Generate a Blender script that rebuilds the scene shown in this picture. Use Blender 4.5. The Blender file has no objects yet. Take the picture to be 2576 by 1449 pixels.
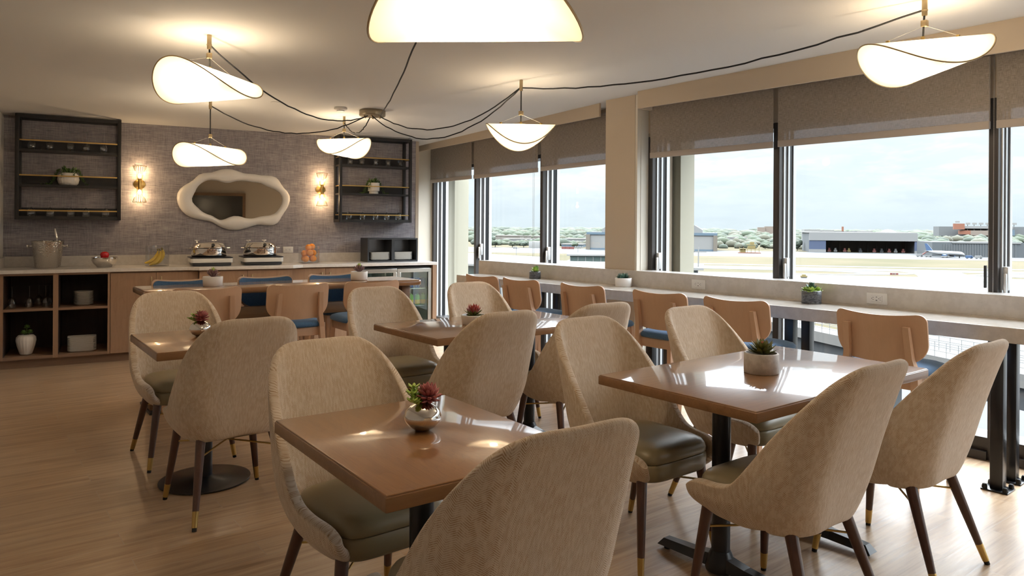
import bpy, bmesh, math, random
from mathutils import Matrix, Vector
R = math.radians
rnd = random.Random(7)
scene = bpy.context.scene
COL = scene.collection
PI = math.pi

# ------------------------------------------------------------------ helpers
def tag(o, label=None, cat=None, group=None, kind=None):
    if label: o['label'] = label
    if cat: o['category'] = cat
    if group: o['group'] = group
    if kind: o['kind'] = kind
    return o

def link(name, bm, mats, parent=None, mat=None, angle=35, smooth=True):
    me = bpy.data.meshes.new(name)
    bm.normal_update()
    bm.to_mesh(me); bm.free()
    if not isinstance(mats, (list, tuple)): mats = [mats]
    for m in mats: me.materials.append(m)
    if smooth:
        me.polygons.foreach_set('use_smooth', [True] * len(me.polygons))
        try: me.set_sharp_from_angle(angle=R(angle))
        except Exception: pass
    o = bpy.data.objects.new(name, me)
    COL.objects.link(o)
    if parent is not None: o.parent = parent
    if mat is not None: o.matrix_local = mat
    return o

def empty(name, mat=None, parent=None):
    o = bpy.data.objects.new(name, None)
    o.empty_display_size = 0.1
    COL.objects.link(o)
    if parent is not None: o.parent = parent
    if mat is not None: o.matrix_local = mat
    return o

def thing(name, label, cat, mat=None, group=None):
    return tag(empty(name, mat), label, cat, group)

def dup(o, parent=None):
    c = o.copy(); COL.objects.link(c)
    c.parent = parent
    for ch in o.children: dup(ch, c)
    return c

def place(o, mat, label, group=None):
    o.matrix_local = mat
    o['label'] = label
    if group: o['group'] = group
    return o

def T(x, y, z=0.0, rz=0.0): return Matrix.Translation((x, y, z)) @ Matrix.Rotation(rz, 4, 'Z')

def bx(bm, x0, x1, y0, y1, z0, z1, bev=0.0, seg=2, mi=0, M=None):
    b = bmesh.new()
    vs = [b.verts.new((x, y, z)) for x in (x0, x1) for y in (y0, y1) for z in (z0, z1)]
    for f in ((0,1,3,2),(4,6,7,5),(0,4,5,1),(2,3,7,6),(0,2,6,4),(1,5,7,3)):
        b.faces.new([vs[i] for i in f])
    bmesh.ops.recalc_face_normals(b, faces=b.faces)
    if bev > 0:
        bmesh.ops.bevel(b, geom=list(b.edges), offset=bev, segments=seg, profile=0.5, affect='EDGES')
    merge(bm, b, mi, M)

def merge(bm, b, mi=0, M=None):
    if M is not None: bmesh.ops.transform(b, matrix=M, verts=b.verts)
    mp = {}
    for v in b.verts: mp[v] = bm.verts.new(v.co)
    for f in b.faces:
        try:
            nf = bm.faces.new([mp[v] for v in f.verts]); nf.material_index = mi
        except ValueError: pass
    b.free()

def hull(bm, q0, q1, mi=0):
    """a bar between two quads (each four points in the same order)"""
    a = [bm.verts.new(p) for p in q0]; b = [bm.verts.new(p) for p in q1]
    fs = [bm.faces.new(a[::-1]), bm.faces.new(b)]
    for i in range(4):
        j = (i + 1) % 4
        fs.append(bm.faces.new((a[i], a[j], b[j], b[i])))
    for f in fs: f.material_index = mi
    bmesh.ops.recalc_face_normals(bm, faces=fs)

def tube(bm, pts, rad, seg=8, mi=0, cap=True):
    pts = [Vector(p) for p in pts]
    n = len(pts)
    rads = rad if isinstance(rad, (list, tuple)) else [rad] * n
    rings = []
    up = None
    for i, p in enumerate(pts):
        d = (pts[min(i + 1, n - 1)] - pts[max(i - 1, 0)])
        if d.length < 1e-9: d = Vector((0, 0, 1))
        d.normalize()
        if up is None:
            up = Vector((0, 0, 1)) if abs(d.z) < 0.9 else Vector((1, 0, 0))
        x = d.cross(up)
        if x.length < 1e-6: x = d.orthogonal()
        x.normalize(); y = x.cross(d).normalized(); up = y
        rings.append([bm.verts.new(p + (x * math.cos(2*PI*k/seg) + y * math.sin(2*PI*k/seg)) * rads[i]) for k in range(seg)])
    fs = []
    for a, b in zip(rings, rings[1:]):
        for k in range(seg):
            j = (k + 1) % seg
            fs.append(bm.faces.new((a[k], a[j], b[j], b[k])))
    if cap:
        fs.append(bm.faces.new(rings[0][::-1])); fs.append(bm.faces.new(rings[-1]))
    for f in fs: f.material_index = mi
    bmesh.ops.recalc_face_normals(bm, faces=fs)

def lathe(bm, prof, seg=32, c=(0, 0, 0), mi=0, flute=None, close=False, ex=None, a=1.0, b=1.0):
    """prof = [(r,z)]; flute(theta)->radius factor; ex = superellipse exponent with half axes a,b"""
    rings = []
    for r, z in prof:
        if r < 1e-6:
            rings.append([bm.verts.new((c[0], c[1], c[2] + z))]); continue
        ring = []
        for k in range(seg):
            th = 2 * PI * k / seg
            cx, sy = math.cos(th), math.sin(th)
            if ex:
                cx = math.copysign(abs(cx) ** (2.0 / ex), cx); sy = math.copysign(abs(sy) ** (2.0 / ex), sy)
            f = flute(th, z) if flute else 1.0
            ring.append(bm.verts.new((c[0] + a * r * f * cx, c[1] + b * r * f * sy, c[2] + z)))
        rings.append(ring)
    fs = []
    pairs = list(zip(rings, rings[1:]))
    if close: pairs.append((rings[-1], rings[0]))
    for p, q in pairs:
        for k in range(seg):
            j = (k + 1) % seg
            if len(p) == 1 and len(q) == 1: continue
            if len(p) == 1: fs.append(bm.faces.new((p[0], q[j], q[k])))
            elif len(q) == 1: fs.append(bm.faces.new((p[k], p[j], q[0])))
            else: fs.append(bm.faces.new((p[k], p[j], q[j], q[k])))
    if not close:
        if len(rings[0]) > 1: fs.append(bm.faces.new(rings[0][::-1]))
        if len(rings[-1]) > 1: fs.append(bm.faces.new(rings[-1]))
    for f in fs: f.material_index = mi
    bmesh.ops.recalc_face_normals(bm, faces=fs)

def prism(bm, poly, z0, z1, mi=0, bev=0.0):
    b = bmesh.new()
    lo = [b.verts.new((x, y, z0)) for x, y in poly]; hi = [b.verts.new((x, y, z1)) for x, y in poly]
    n = len(poly)
    b.faces.new(lo[::-1]); b.faces.new(hi)
    for i in range(n):
        j = (i + 1) % n
        b.faces.new((lo[i], lo[j], hi[j], hi[i]))
    bmesh.ops.recalc_face_normals(b, faces=b.faces)
    if bev > 0: bmesh.ops.bevel(b, geom=list(b.edges), offset=bev, segments=2, profile=0.5, affect='EDGES')
    merge(bm, b, mi)

def ball(bm, c, r, sx=1, sy=1, sz=1, seg=16, rings=10, mi=0):
    prof = [(r * math.sin(PI * i / rings), -r * sz * math.cos(PI * i / rings)) for i in range(rings + 1)]
    prof[0] = (0, prof[0][1]); prof[-1] = (0, prof[-1][1])
    lathe(bm, prof, seg, c, mi, a=sx, b=sy)

def BM(): return bmesh.new()

# ------------------------------------------------------------------ materials
def nmat(name):
    m = bpy.data.materials.new(name); m.use_nodes = True
    nt = m.node_tree; nt.nodes.clear()
    out = nt.nodes.new('ShaderNodeOutputMaterial')
    return m, nt, out

def N(nt, t, **kw):
    n = nt.nodes.new(t)
    for k, v in kw.items():
        if k.startswith('_'): setattr(n, k[1:], v)
        else:
            key = k.replace('__', ' ')
            n.inputs[key].default_value = v
    return n

def rgba(c): return (c[0], c[1], c[2], 1.0)

def princ(name, col, rough=0.5, metal=0.0, coat=0.0, spec=0.5, sheen=0.0, trans=0.0, emis=None, es=0.0, coatr=0.05):
    m, nt, out = nmat(name)
    p = nt.nodes.new('ShaderNodeBsdfPrincipled')
    p.inputs['Base Color'].default_value = rgba(col)
    p.inputs['Roughness'].default_value = rough
    p.inputs['Metallic'].default_value = metal
    p.inputs['Coat Weight'].default_value = coat
    p.inputs['Coat Roughness'].default_value = coatr
    p.inputs['Specular IOR Level'].default_value = spec
    p.inputs['Sheen Weight'].default_value = sheen
    p.inputs['Transmission Weight'].default_value = trans
    if emis:
        p.inputs['Emission Color'].default_value = rgba(emis); p.inputs['Emission Strength'].default_value = es
    nt.links.new(p.outputs[0], out.inputs[0])
    m['p'] = p.name
    return m, nt, p

def simple(*a, **k): return princ(*a, **k)[0]

def coords(nt, kind='Object', scale=(1, 1, 1), rot=(0, 0, 0), loc=(0, 0, 0)):
    tc = nt.nodes.new('ShaderNodeTexCoord')
    mp = nt.nodes.new('ShaderNodeMapping')
    mp.inputs['Scale'].default_value = scale
    mp.inputs['Rotation'].default_value = rot
    mp.inputs['Location'].default_value = loc
    nt.links.new(tc.outputs[kind], mp.inputs['Vector'])
    return mp.outputs[0]

def noise(nt, vec, scale=5, detail=4, rough=0.55, dist=0.0):
    n = nt.nodes.new('ShaderNodeTexNoise')
    n.inputs['Scale'].default_value = scale; n.inputs['Detail'].default_value = detail
    n.inputs['Roughness'].default_value = rough; n.inputs['Distortion'].default_value = dist
    nt.links.new(vec, n.inputs['Vector'])
    return n.outputs['Fac']

def ramp(nt, fac, stops):
    r = nt.nodes.new('ShaderNodeValToRGB')
    el = r.color_ramp.elements
    while len(el) < len(stops): el.new(0.5)
    for e, (p, c) in zip(el, stops):
        e.position = p; e.color = rgba(c) if len(c) == 3 else c
    nt.links.new(fac, r.inputs[0])
    return r.outputs[0]

def mth(nt, op, a, b=None, clamp=False):
    n = nt.nodes.new('ShaderNodeMath'); n.operation = op; n.use_clamp = clamp
    for i, v in enumerate((a, b)):
        if v is None: continue
        if isinstance(v, (int, float)): n.inputs[i].default_value = v
        else: nt.links.new(v, n.inputs[i])
    return n.outputs[0]

def mixc(nt, fac, a, b, mode='MIX'):
    n = nt.nodes.new('ShaderNodeMix'); n.data_type = 'RGBA'; n.blend_type = mode
    for sock, v in ((n.inputs[0], fac), (n.inputs[6], a), (n.inputs[7], b)):
        if isinstance(v, (int, float)): sock.default_value = v
        elif isinstance(v, tuple): sock.default_value = rgba(v)
        else: nt.links.new(v, sock)
    return n.outputs[2]

def bump(nt, p, h, strength=0.2, dist=0.002):
    b = nt.nodes.new('ShaderNodeBump')
    b.inputs['Strength'].default_value = strength; b.inputs['Distance'].default_value = dist
    nt.links.new(h, b.inputs['Height']); nt.links.new(b.outputs[0], p.inputs['Normal'])

def wood(name, c0, c1, axis='Y', rough=0.4, coat=0.0, scale=1.0, contrast=1.0, ring=0.0):
    m, nt, p = princ(name, c0, rough, coat=coat)
    s = {'X': (1.2, 14, 14), 'Y': (14, 1.2, 14), 'Z': (14, 14, 1.2)}[axis]
    v = coords(nt, 'Object', tuple(k * scale for k in s))
    f1 = noise(nt, v, 2.2, 6, 0.62, 0.6)
    s2 = {'X': (3, 90, 90), 'Y': (90, 3, 90), 'Z': (90, 90, 3)}[axis]
    f2 = noise(nt, coords(nt, 'Object', tuple(k * scale for k in s2)), 2.0, 3, 0.6)
    f = mth(nt, 'ADD', mth(nt, 'MULTIPLY', f1, 0.7), mth(nt, 'MULTIPLY', f2, 0.3))
    if ring:
        s3 = {'X': (1.0, 4.2, 4.2), 'Y': (4.2, 1.0, 4.2), 'Z': (4.2, 4.2, 1.0)}[axis]
        g = noise(nt, coords(nt, 'Object', s3), 1.6, 2, 0.5, 0.4)
        g = mth(nt, 'FRACT', mth(nt, 'MULTIPLY', g, 22.0))
        g = mth(nt, 'POWER', g, 5.0)
        f = mth(nt, 'SUBTRACT', f, mth(nt, 'MULTIPLY', g, ring))
    lo, hi = 0.5 - 0.22 / contrast, 0.5 + 0.22 / contrast
    c = ramp(nt, f, [(lo, c1), (hi, c0)])
    nt.links.new(c, p.inputs['Base Color'])
    return m

def glassy(name, tint=(1, 1, 1), refl=0.06, rough=0.0, edge=0.5):
    """thin clear glass: transparent with a fresnel gloss"""
    m, nt, out = nmat(name)
    t = nt.nodes.new('ShaderNodeBsdfTransparent'); t.inputs[0].default_value = rgba(tint)
    g = nt.nodes.new('ShaderNodeBsdfGlossy'); g.inputs['Roughness'].default_value = rough
    lw = nt.nodes.new('ShaderNodeLayerWeight'); lw.inputs['Blend'].default_value = 0.35
    f = mth(nt, 'ADD', mth(nt, 'MULTIPLY', mth(nt, 'POWER', lw.outputs['Facing'], 3.0), edge), refl, True)
    mx = nt.nodes.new('ShaderNodeMixShader')
    nt.links.new(f, mx.inputs[0]); nt.links.new(t.outputs[0], mx.inputs[1]); nt.links.new(g.outputs[0], mx.inputs[2])
    nt.links.new(mx.outputs[0], out.inputs[0])
    return m

M = {}
# --- painted / stone / metal
def speckle(name, c0, c1, rough, sc=18, lo=0.42, hi=0.6):
    m, nt, p = princ(name, c0, rough)
    v = coords(nt)
    f = noise(nt, v, sc, 5, 0.6)
    c = ramp(nt, f, [(lo, c1), (hi, c0)])
    f2 = noise(nt, v, 55, 2, 0.5, 1.5)
    sp = ramp(nt, f2, [(0.27, (1, 1, 1)), (0.33, (0, 0, 0))])
    c = mixc(nt, mth(nt, 'MULTIPLY', sp, 0.35), c, tuple(k * 0.6 for k in c1))
    nt.links.new(c, p.inputs['Base Color'])
    return m

M['ceiling'] = simple('ceiling_paint', (0.66, 0.66, 0.655), 0.9)
M['beige'] = simple('beige_wall_paint', (0.52, 0.44, 0.345), 0.8)
M['cream'] = simple('cream_jamb_paint', (0.66, 0.62, 0.54), 0.7)
M['whitewall'] = simple('white_wall_paint', (0.62, 0.6, 0.57), 0.85)
M['quartz'] = speckle('quartz_counter', (0.60, 0.565, 0.525), (0.545, 0.51, 0.47), 0.16)
M['counter'] = speckle('pale_quartz', (0.72, 0.69, 0.66), (0.66, 0.63, 0.6), 0.2)
M['black'] = simple('black_powder_coat', (0.012, 0.012, 0.014), 0.45)
M['blackgloss'] = simple('black_steel', (0.010, 0.011, 0.014), 0.28)
M['charcoal'] = simple('charcoal_plastic', (0.03, 0.034, 0.04), 0.4)
M['bronze'] = simple('dark_bronze_frame', (0.05, 0.046, 0.045), 0.45, metal=0.3)
M['alu'] = simple('brushed_aluminium', (0.62, 0.63, 0.64), 0.35, metal=0.6)
M['steel'] = simple('stainless_steel', (0.66, 0.65, 0.63), 0.25, metal=1.0)
M['chrome'] = simple('polished_chrome', (0.78, 0.76, 0.73), 0.06, metal=1.0)
M['brass'] = simple('aged_brass', (0.52, 0.36, 0.13), 0.32, metal=1.0)
M['brassdull'] = simple('dull_brass_fitting', (0.42, 0.33, 0.2), 0.42, metal=0.9)
M['bronzecan'] = simple('bronze_canopy', (0.33, 0.28, 0.2), 0.4, metal=0.8)
M['rubber'] = simple('black_rubber', (0.008, 0.008, 0.008), 0.7)
M['cord'] = simple('black_cloth_cord', (0.012, 0.013, 0.016), 0.8)
M['wire'] = simple('thin_steel_wire', (0.35, 0.34, 0.33), 0.4, metal=0.8)
M['white'] = simple('white_ceramic', (0.74, 0.73, 0.7), 0.3)
M['plastic'] = simple('white_plastic', (0.72, 0.71, 0.69), 0.35)
M['mattewhite'] = simple('matte_white_plaster', (0.8, 0.78, 0.76), 0.35)
M['mirror'] = simple('mirror_silver', (0.72, 0.68, 0.6), 0.01, metal=1.0)
M['glass'] = glassy('window_glass', (0.97, 0.985, 0.98), 0.012, 0.0, 0.3)
M['crystal'] = glassy('drinking_glass', (0.93, 0.94, 0.95), 0.07, 0.02, 0.75)
M['jar'] = glassy('jar_glass', (0.95, 0.96, 0.97), 0.06, 0.01, 0.6)
M['fridgeglass'] = glassy('cooler_door_glass', (0.86, 0.93, 0.92), 0.10, 0.02, 0.4)
M['tvscreen'] = simple('dark_screen', (0.004, 0.004, 0.005), 0.15)
M['slot'] = simple('socket_slot', (0.01, 0.01, 0.01), 0.6)
# --- woods
M['tabletop'] = wood('honey_oak_tabletop', (0.345, 0.165, 0.058), (0.20, 0.085, 0.028), 'Y', 0.3, 0.85, 1.0, 0.62, 0.14)
M['tabletopx'] = wood('honey_oak_tabletop_lengthwise', (0.33, 0.165, 0.065), (0.19, 0.085, 0.03), 'X', 0.3, 0.9, 1.0, 0.62, 0.14)
M['edge'] = wood('stained_table_edge', (0.30, 0.155, 0.066), (0.17, 0.08, 0.03), 'X', 0.4, 0.3, 1.0, 0.7)
M['beech'] = wood('pale_beech_ply', (0.64, 0.435, 0.30), (0.57, 0.37, 0.245), 'Z', 0.42, 0.1, 1.0, 0.8)
M['walnut'] = wood('dark_walnut_leg', (0.095, 0.042, 0.026), (0.05, 0.02, 0.013), 'Z', 0.32, 0.2)
M['cabinet'] = wood('walnut_laminate', (0.37, 0.235, 0.15), (0.25, 0.15, 0.09), 'Z', 0.5, 0.0, 0.8, 0.75, 0.10)
M['cabinetx'] = wood('walnut_laminate_horizontal', (0.27, 0.17, 0.11), (0.19, 0.115, 0.075), 'X', 0.5, 0.0, 0.8, 0.75)
M['cabin'] = wood('dark_cabinet_lining', (0.055, 0.034, 0.027), (0.03, 0.018, 0.015), 'Z', 0.6)
M['frame'] = wood('brown_wood_frame', (0.23, 0.13, 0.065), (0.14, 0.075, 0.035), 'X', 0.45)

# --- textiles
def herringbone():
    m, nt, p = princ('herringbone_fabric', (0.5, 0.36, 0.24), 0.92, spec=0.2, sheen=0.25)
    tc = nt.nodes.new('ShaderNodeTexCoord')
    sp = nt.nodes.new('ShaderNodeSeparateXYZ'); nt.links.new(tc.outputs['UV'], sp.inputs[0])
    u, v = sp.outputs[0], sp.outputs[1]
    def vec(sx, sy, off=0.0):
        c = nt.nodes.new('ShaderNodeCombineXYZ')
        nt.links.new(mth(nt, 'MULTIPLY', u, sx), c.inputs[0]); nt.links.new(mth(nt, 'MULTIPLY', v, sy), c.inputs[1])
        c.inputs[2].default_value = off
        return c.outputs[0]
    w = 0.0135
    wob = mth(nt, 'MULTIPLY', mth(nt, 'SUBTRACT', noise(nt, vec(60, 60), 1.0, 2), 0.5), 0.0028)
    tri = mth(nt, 'PINGPONG', u, w)
    ph = mth(nt, 'ADD', mth(nt, 'ADD', v, mth(nt, 'MULTIPLY', tri, 0.95)), wob)
    st = mth(nt, 'SINE', mth(nt, 'MULTIPLY', ph, 2 * PI / 0.0054))
    st = mth(nt, 'ADD', mth(nt, 'MULTIPLY', st, 0.5), 0.5)
    st = mth(nt, 'POWER', st, 0.8)
    fl = noise(nt, vec(110, 34, 3.0), 1.0, 4, 0.65)
    fade = ramp(nt, fl, [(0.44, (0, 0, 0)), (0.60, (1, 1, 1))])
    col = mixc(nt, st, (0.345, 0.205, 0.098), (0.66, 0.56, 0.44))
    col = mixc(nt, mth(nt, 'MULTIPLY', fade, 0.75), col, (0.66, 0.56, 0.45))
    big = noise(nt, vec(40, 7, 9.0), 1.0, 3, 0.6)
    col = mixc(nt, mth(nt, 'MULTIPLY', ramp(nt, big, [(0.4, (0, 0, 0)), (0.65, (1, 1, 1))]), 0.35), col, (0.68, 0.585, 0.475))
    nt.links.new(col, p.inputs['Base Color'])
    bump(nt, p, st, 0.25, 0.001)
    return m
M['fabric'] = herringbone()
def leather():
    m, nt, p = princ('olive_leather', (0.25, 0.205, 0.12), 0.36, spec=0.5)
    v = coords(nt)
    bump(nt, p, noise(nt, v, 260, 3, 0.5), 0.10, 0.0008)
    return m
M['leather'] = leather()
def bluecloth():
    m, nt, p = princ('blue_woven_cloth', (0.06, 0.14, 0.27), 0.85, spec=0.3, sheen=0.2)
    v = coords(nt)
    f = noise(nt, v, 420, 2, 0.5)
    nt.links.new(ramp(nt, f, [(0.35, (0.038, 0.095, 0.19)), (0.65, (0.085, 0.185, 0.34))]), p.inputs['Base Color'])
    return m
M['blue'] = bluecloth()
def wallpaper():
    m, nt, p = princ('woven_grey_wallpaper', (0.27, 0.25, 0.27), 0.85, spec=0.2)
    h = noise(nt, coords(nt, 'Object', (9, 1, 260)), 1.0, 4, 0.7)
    v = noise(nt, coords(nt, 'Object', (230, 1, 10)), 1.0, 4, 0.7)
    f = mth(nt, 'ADD', mth(nt, 'MULTIPLY', h, 0.62), mth(nt, 'MULTIPLY', v, 0.38))
    b = noise(nt, coords(nt, 'Object', (5, 1, 14)), 1.0, 3, 0.6)
    f = mth(nt, 'ADD', mth(nt, 'MULTIPLY', f, 0.85), mth(nt, 'MULTIPLY', b, 0.15))
    c = ramp(nt, f, [(0.38, (0.155, 0.145, 0.17)), (0.50, (0.30, 0.28, 0.305)), (0.62, (0.45, 0.425, 0.44))])
    nt.links.new(c, p.inputs['Base Color'])
    bump(nt, p, f, 0.25, 0.002)
    return m
M['wallpaper'] = wallpaper()
def blindcloth():
    m, nt, out = nmat('taupe_blind_mesh')
    v = coords(nt)
    h = noise(nt, coords(nt, 'Object', (1, 30, 420)), 1.0, 2, 0.6); w = noise(nt, coords(nt, 'Object', (1, 420, 30)), 1.0, 2, 0.6)
    f = mth(nt, 'MULTIPLY', mth(nt, 'ADD', h, w), 0.5)
    col = ramp(nt, f, [(0.4, (0.30, 0.26, 0.225)), (0.6, (0.43, 0.38, 0.335))])
    d = nt.nodes.new('ShaderNodeBsdfDiffuse'); nt.links.new(col, d.inputs[0])
    tl = nt.nodes.new('ShaderNodeBsdfTranslucent'); nt.links.new(col, tl.inputs[0])
    tr = nt.nodes.new('ShaderNodeBsdfTransparent'); tr.inputs[0].default_value = (0.93, 0.95, 1.0, 1)
    a = nt.nodes.new('ShaderNodeMixShader'); a.inputs[0].default_value = 0.10
    nt.links.new(d.outputs[0], a.inputs[1]); nt.links.new(tl.outputs[0], a.inputs[2])
    b = nt.nodes.new('ShaderNodeMixShader')
    nt.links.new(ramp(nt, f, [(0.35, (0.34, 0.34, 0.34)), (0.65, (0.20, 0.20, 0.20))]), b.inputs[0])
    nt.links.new(a.outputs[0], b.inputs[1]); nt.links.new(tr.outputs[0], b.inputs[2])
    nt.links.new(b.outputs[0], out.inputs[0])
    return m
M['blind'] = blindcloth()
M['blindrail'] = simple('taupe_blind_hem', (0.40, 0.355, 0.32), 0.8)
def floorm():
    m, nt, p = princ('wood_look_plank_tile', (0.4, 0.28, 0.18), 0.33, spec=0.5)
    tc = nt.nodes.new('ShaderNodeTexCoord')
    mp = nt.nodes.new('ShaderNodeMapping'); mp.inputs['Location'].default_value = (-0.576, -3.294, 0)
    nt.links.new(tc.outputs['Object'], mp.inputs[0])
    br = nt.nodes.new('ShaderNodeTexBrick')
    br.offset = 0.5; br.squash = 1.0
    br.inputs['Scale'].default_value = 1.0
    br.inputs['Brick Width'].default_value = 0.9; br.inputs['Row Height'].default_value = 0.153
    br.inputs['Mortar Size'].default_value = 0.0022; br.inputs['Mortar Smooth'].default_value = 0.1
    br.inputs['Bias'].default_value = 0.0
    br.inputs['Color1'].default_value = (0, 0, 0, 1); br.inputs['Color2'].default_value = (1, 1, 1, 1)
    br.inputs['Mortar'].default_value = (0.5, 0.5, 0.5, 1)
    nt.links.new(mp.outputs[0], br.inputs['Vector'])
    per = br.outputs['Color']; mort = br.outputs['Fac']
    # grain runs along each plank, shifted from plank to plank
    sep = nt.nodes.new('ShaderNodeSeparateXYZ'); nt.links.new(tc.outputs['Object'], sep.inputs[0])
    cb = nt.nodes.new('ShaderNodeCombineXYZ')
    nt.links.new(mth(nt, 'MULTIPLY', sep.outputs[0], 1.1), cb.inputs[0])
    nt.links.new(mth(nt, 'MULTIPLY', sep.outputs[1], 15.0), cb.inputs[1])
    nt.links.new(mth(nt, 'MULTIPLY', per, 7.0), cb.inputs[2])
    g1 = noise(nt, cb.outputs[0], 1.6, 6, 0.62, 0.7)
    cb2 = nt.nodes.new('ShaderNodeCombineXYZ')
    nt.links.new(mth(nt, 'MULTIPLY', sep.outputs[0], 3.0), cb2.inputs[0])
    nt.links.new(mth(nt, 'MULTIPLY', sep.outputs[1], 110.0), cb2.inputs[1])
    nt.links.new(mth(nt, 'MULTIPLY', per, 3.0), cb2.inputs[2])
    g2 = noise(nt, cb2.outputs[0], 1.0, 3, 0.6)
    f = mth(nt, 'ADD', mth(nt, 'MULTIPLY', g1, 0.72), mth(nt, 'MULTIPLY', g2, 0.28))
    c = ramp(nt, f, [(0.30, (0.225, 0.135, 0.075)), (0.46, (0.40, 0.265, 0.158)), (0.62, (0.53, 0.385, 0.25))])
    c = mixc(nt, mth(nt, 'MULTIPLY', per, 0.28), c, (0.44, 0.335, 0.235))
    c = mixc(nt, mth(nt, 'MULTIPLY', mort, 0.8), c, (0.42, 0.33, 0.25))
    nt.links.new(c, p.inputs['Base Color'])
    nt.links.new(mth(nt, 'ADD', mth(nt, 'MULTIPLY', g2, 0.18), 0.25), p.inputs['Roughness'])
    h = mth(nt, 'SUBTRACT', mth(nt, 'MULTIPLY', f, 0.4), mth(nt, 'MULTIPLY', mort, 1.0))
    bump(nt, p, h, 0.35, 0.003)
    return m
M['floor'] = floorm()
def shade():
    m, nt, out = nmat('translucent_lamp_textile')
    d = nt.nodes.new('ShaderNodeBsdfDiffuse'); d.inputs[0].default_value = (0.80, 0.76, 0.68, 1)
    tl = nt.nodes.new('ShaderNodeBsdfTranslucent'); tl.inputs[0].default_value = (0.9, 0.80, 0.63, 1)
    tr = nt.nodes.new('ShaderNodeBsdfTransparent')
    em = nt.nodes.new('ShaderNodeEmission'); em.inputs[0].default_value = (1.0, 0.86, 0.66, 1); em.inputs[1].default_value = 0.0
    a = nt.nodes.new('ShaderNodeMixShader'); a.inputs[0].default_value = 0.5
    nt.links.new(d.outputs[0], a.inputs[1]); nt.links.new(tl.outputs[0], a.inputs[2])
    b = nt.nodes.new('ShaderNodeMixShader'); b.inputs[0].default_value = 0.30
    nt.links.new(a.outputs[0], b.inputs[1]); nt.links.new(tr.outputs[0], b.inputs[2])
    ad = nt.nodes.new('ShaderNodeAddShader')
    nt.links.new(b.outputs[0], ad.inputs[0]); nt.links.new(em.outputs[0], ad.inputs[1])
    nt.links.new(ad.outputs[0], out.inputs[0])
    return m, em
M['shade'], SHADE_EM = shade()
def emit(name, col, s):
    m, nt, out = nmat(name)
    e = nt.nodes.new('ShaderNodeEmission'); e.inputs[0].default_value = rgba(col); e.inputs[1].default_value = s
    nt.links.new(e.outputs[0], out.inputs[0]); return m
M['bulb'] = emit('warm_filament_bulb', (1.0, 0.72, 0.36), 14.0)
# --- plants, fruit
def leafm(name, c0, c1, rough=0.5):
    m, nt, p = princ(name, c0, rough)
    f = noise(nt, coords(nt), 26, 3, 0.6)
    nt.links.new(ramp(nt, f, [(0.38, c1), (0.62, c0)]), p.inputs['Base Color'])
    return m
M['green'] = leafm('green_leaf', (0.15, 0.28, 0.07), (0.06, 0.14, 0.03))
M['lime'] = leafm('lime_leaf', (0.42, 0.55, 0.12), (0.22, 0.38, 0.06))
M['darkgreen'] = leafm('blue_green_leaf', (0.07, 0.15, 0.11), (0.03, 0.08, 0.055))
M['olive'] = leafm('olive_leaf', (0.20, 0.20, 0.05), (0.09, 0.10, 0.025))
M['mauve'] = leafm('mauve_leaf', (0.42, 0.27, 0.27), (0.26, 0.15, 0.15))
M['rose'] = leafm('rose_leaf', (0.46, 0.16, 0.15), (0.28, 0.07, 0.08))
M['redleaf'] = leafm('red_leaf', (0.5, 0.08, 0.05), (0.32, 0.05, 0.05))
M['vine'] = leafm('trailing_leaf', (0.12, 0.21, 0.05), (0.04, 0.09, 0.02))
M['soil'] = simple('dark_soil', (0.03, 0.022, 0.016), 0.95)
M['apple'] = simple('red_apple_skin', (0.55, 0.02, 0.025), 0.22)
M['banana'] = leafm('banana_skin', (0.80, 0.56, 0.06), (0.68, 0.46, 0.04))
M['stem'] = simple('green_brown_stem', (0.18, 0.16, 0.03), 0.7)
M['orange'] = simple('orange_peel', (0.85, 0.28, 0.015), 0.38)
def marble(name, c0, c1):
    m, nt, p = princ(name, c0, 0.35)
    f = noise(nt, coords(nt, 'Object', (8, 8, 20)), 1.6, 5, 0.6, 2.5)
    nt.links.new(ramp(nt, f, [(0.45, c0), (0.55, c1), (0.6, c0)]), p.inputs['Base Color'])
    return m
M['darkmarble'] = marble('dark_marble', (0.05, 0.055, 0.065), (0.16, 0.17, 0.19))
M['concrete'] = speckle('pale_concrete', (0.60, 0.575, 0.55), (0.42, 0.39, 0.37), 0.55, 20, 0.36, 0.6)
def hammered():
    m, nt, p = princ('hammered_steel', (0.62, 0.60, 0.57), 0.2, metal=1.0)
    v = nt.nodes.new('ShaderNodeTexVoronoi'); v.inputs['Scale'].default_value = 75
    nt.links.new(coords(nt), v.inputs['Vector'])
    bump(nt, p, v.outputs['Distance'], 0.7, 0.004)
    return m
M['hammered'] = hammered()
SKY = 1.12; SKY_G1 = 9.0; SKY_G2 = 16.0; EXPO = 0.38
# ------------------------------------------------------------------ the room's own directions
A = R(2.5); Bq = R(8.5); Lq = R(5.0)
def basis(x, y, o):
    m = Matrix.Identity(4)
    m.col[0][:3] = x; m.col[1][:3] = y; m.col[2][:3] = (0, 0, 1); m.col[3][:3] = o
    return m
WF = basis((math.cos(A), math.sin(A), 0), (-math.sin(A), math.cos(A), 0), (4.93, 0, 0))          # window wall: x = outward, y = along
LF = basis((math.cos(Lq), -math.sin(Lq), 0), (math.sin(Lq), math.cos(Lq), 0), (4.88, 4.75, 0))   # far window bay
c0 = 8.142
BF = basis((math.cos(Bq), -math.sin(Bq), 0), (math.sin(Bq), math.cos(Bq), 0), (c0 * math.sin(Bq), c0 * math.cos(Bq), 0))  # back wall: x = along, y = into wall
def zc(y): return 2.43 + 0.0127 * (8.1 - y)
WALLN = 0.58

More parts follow.
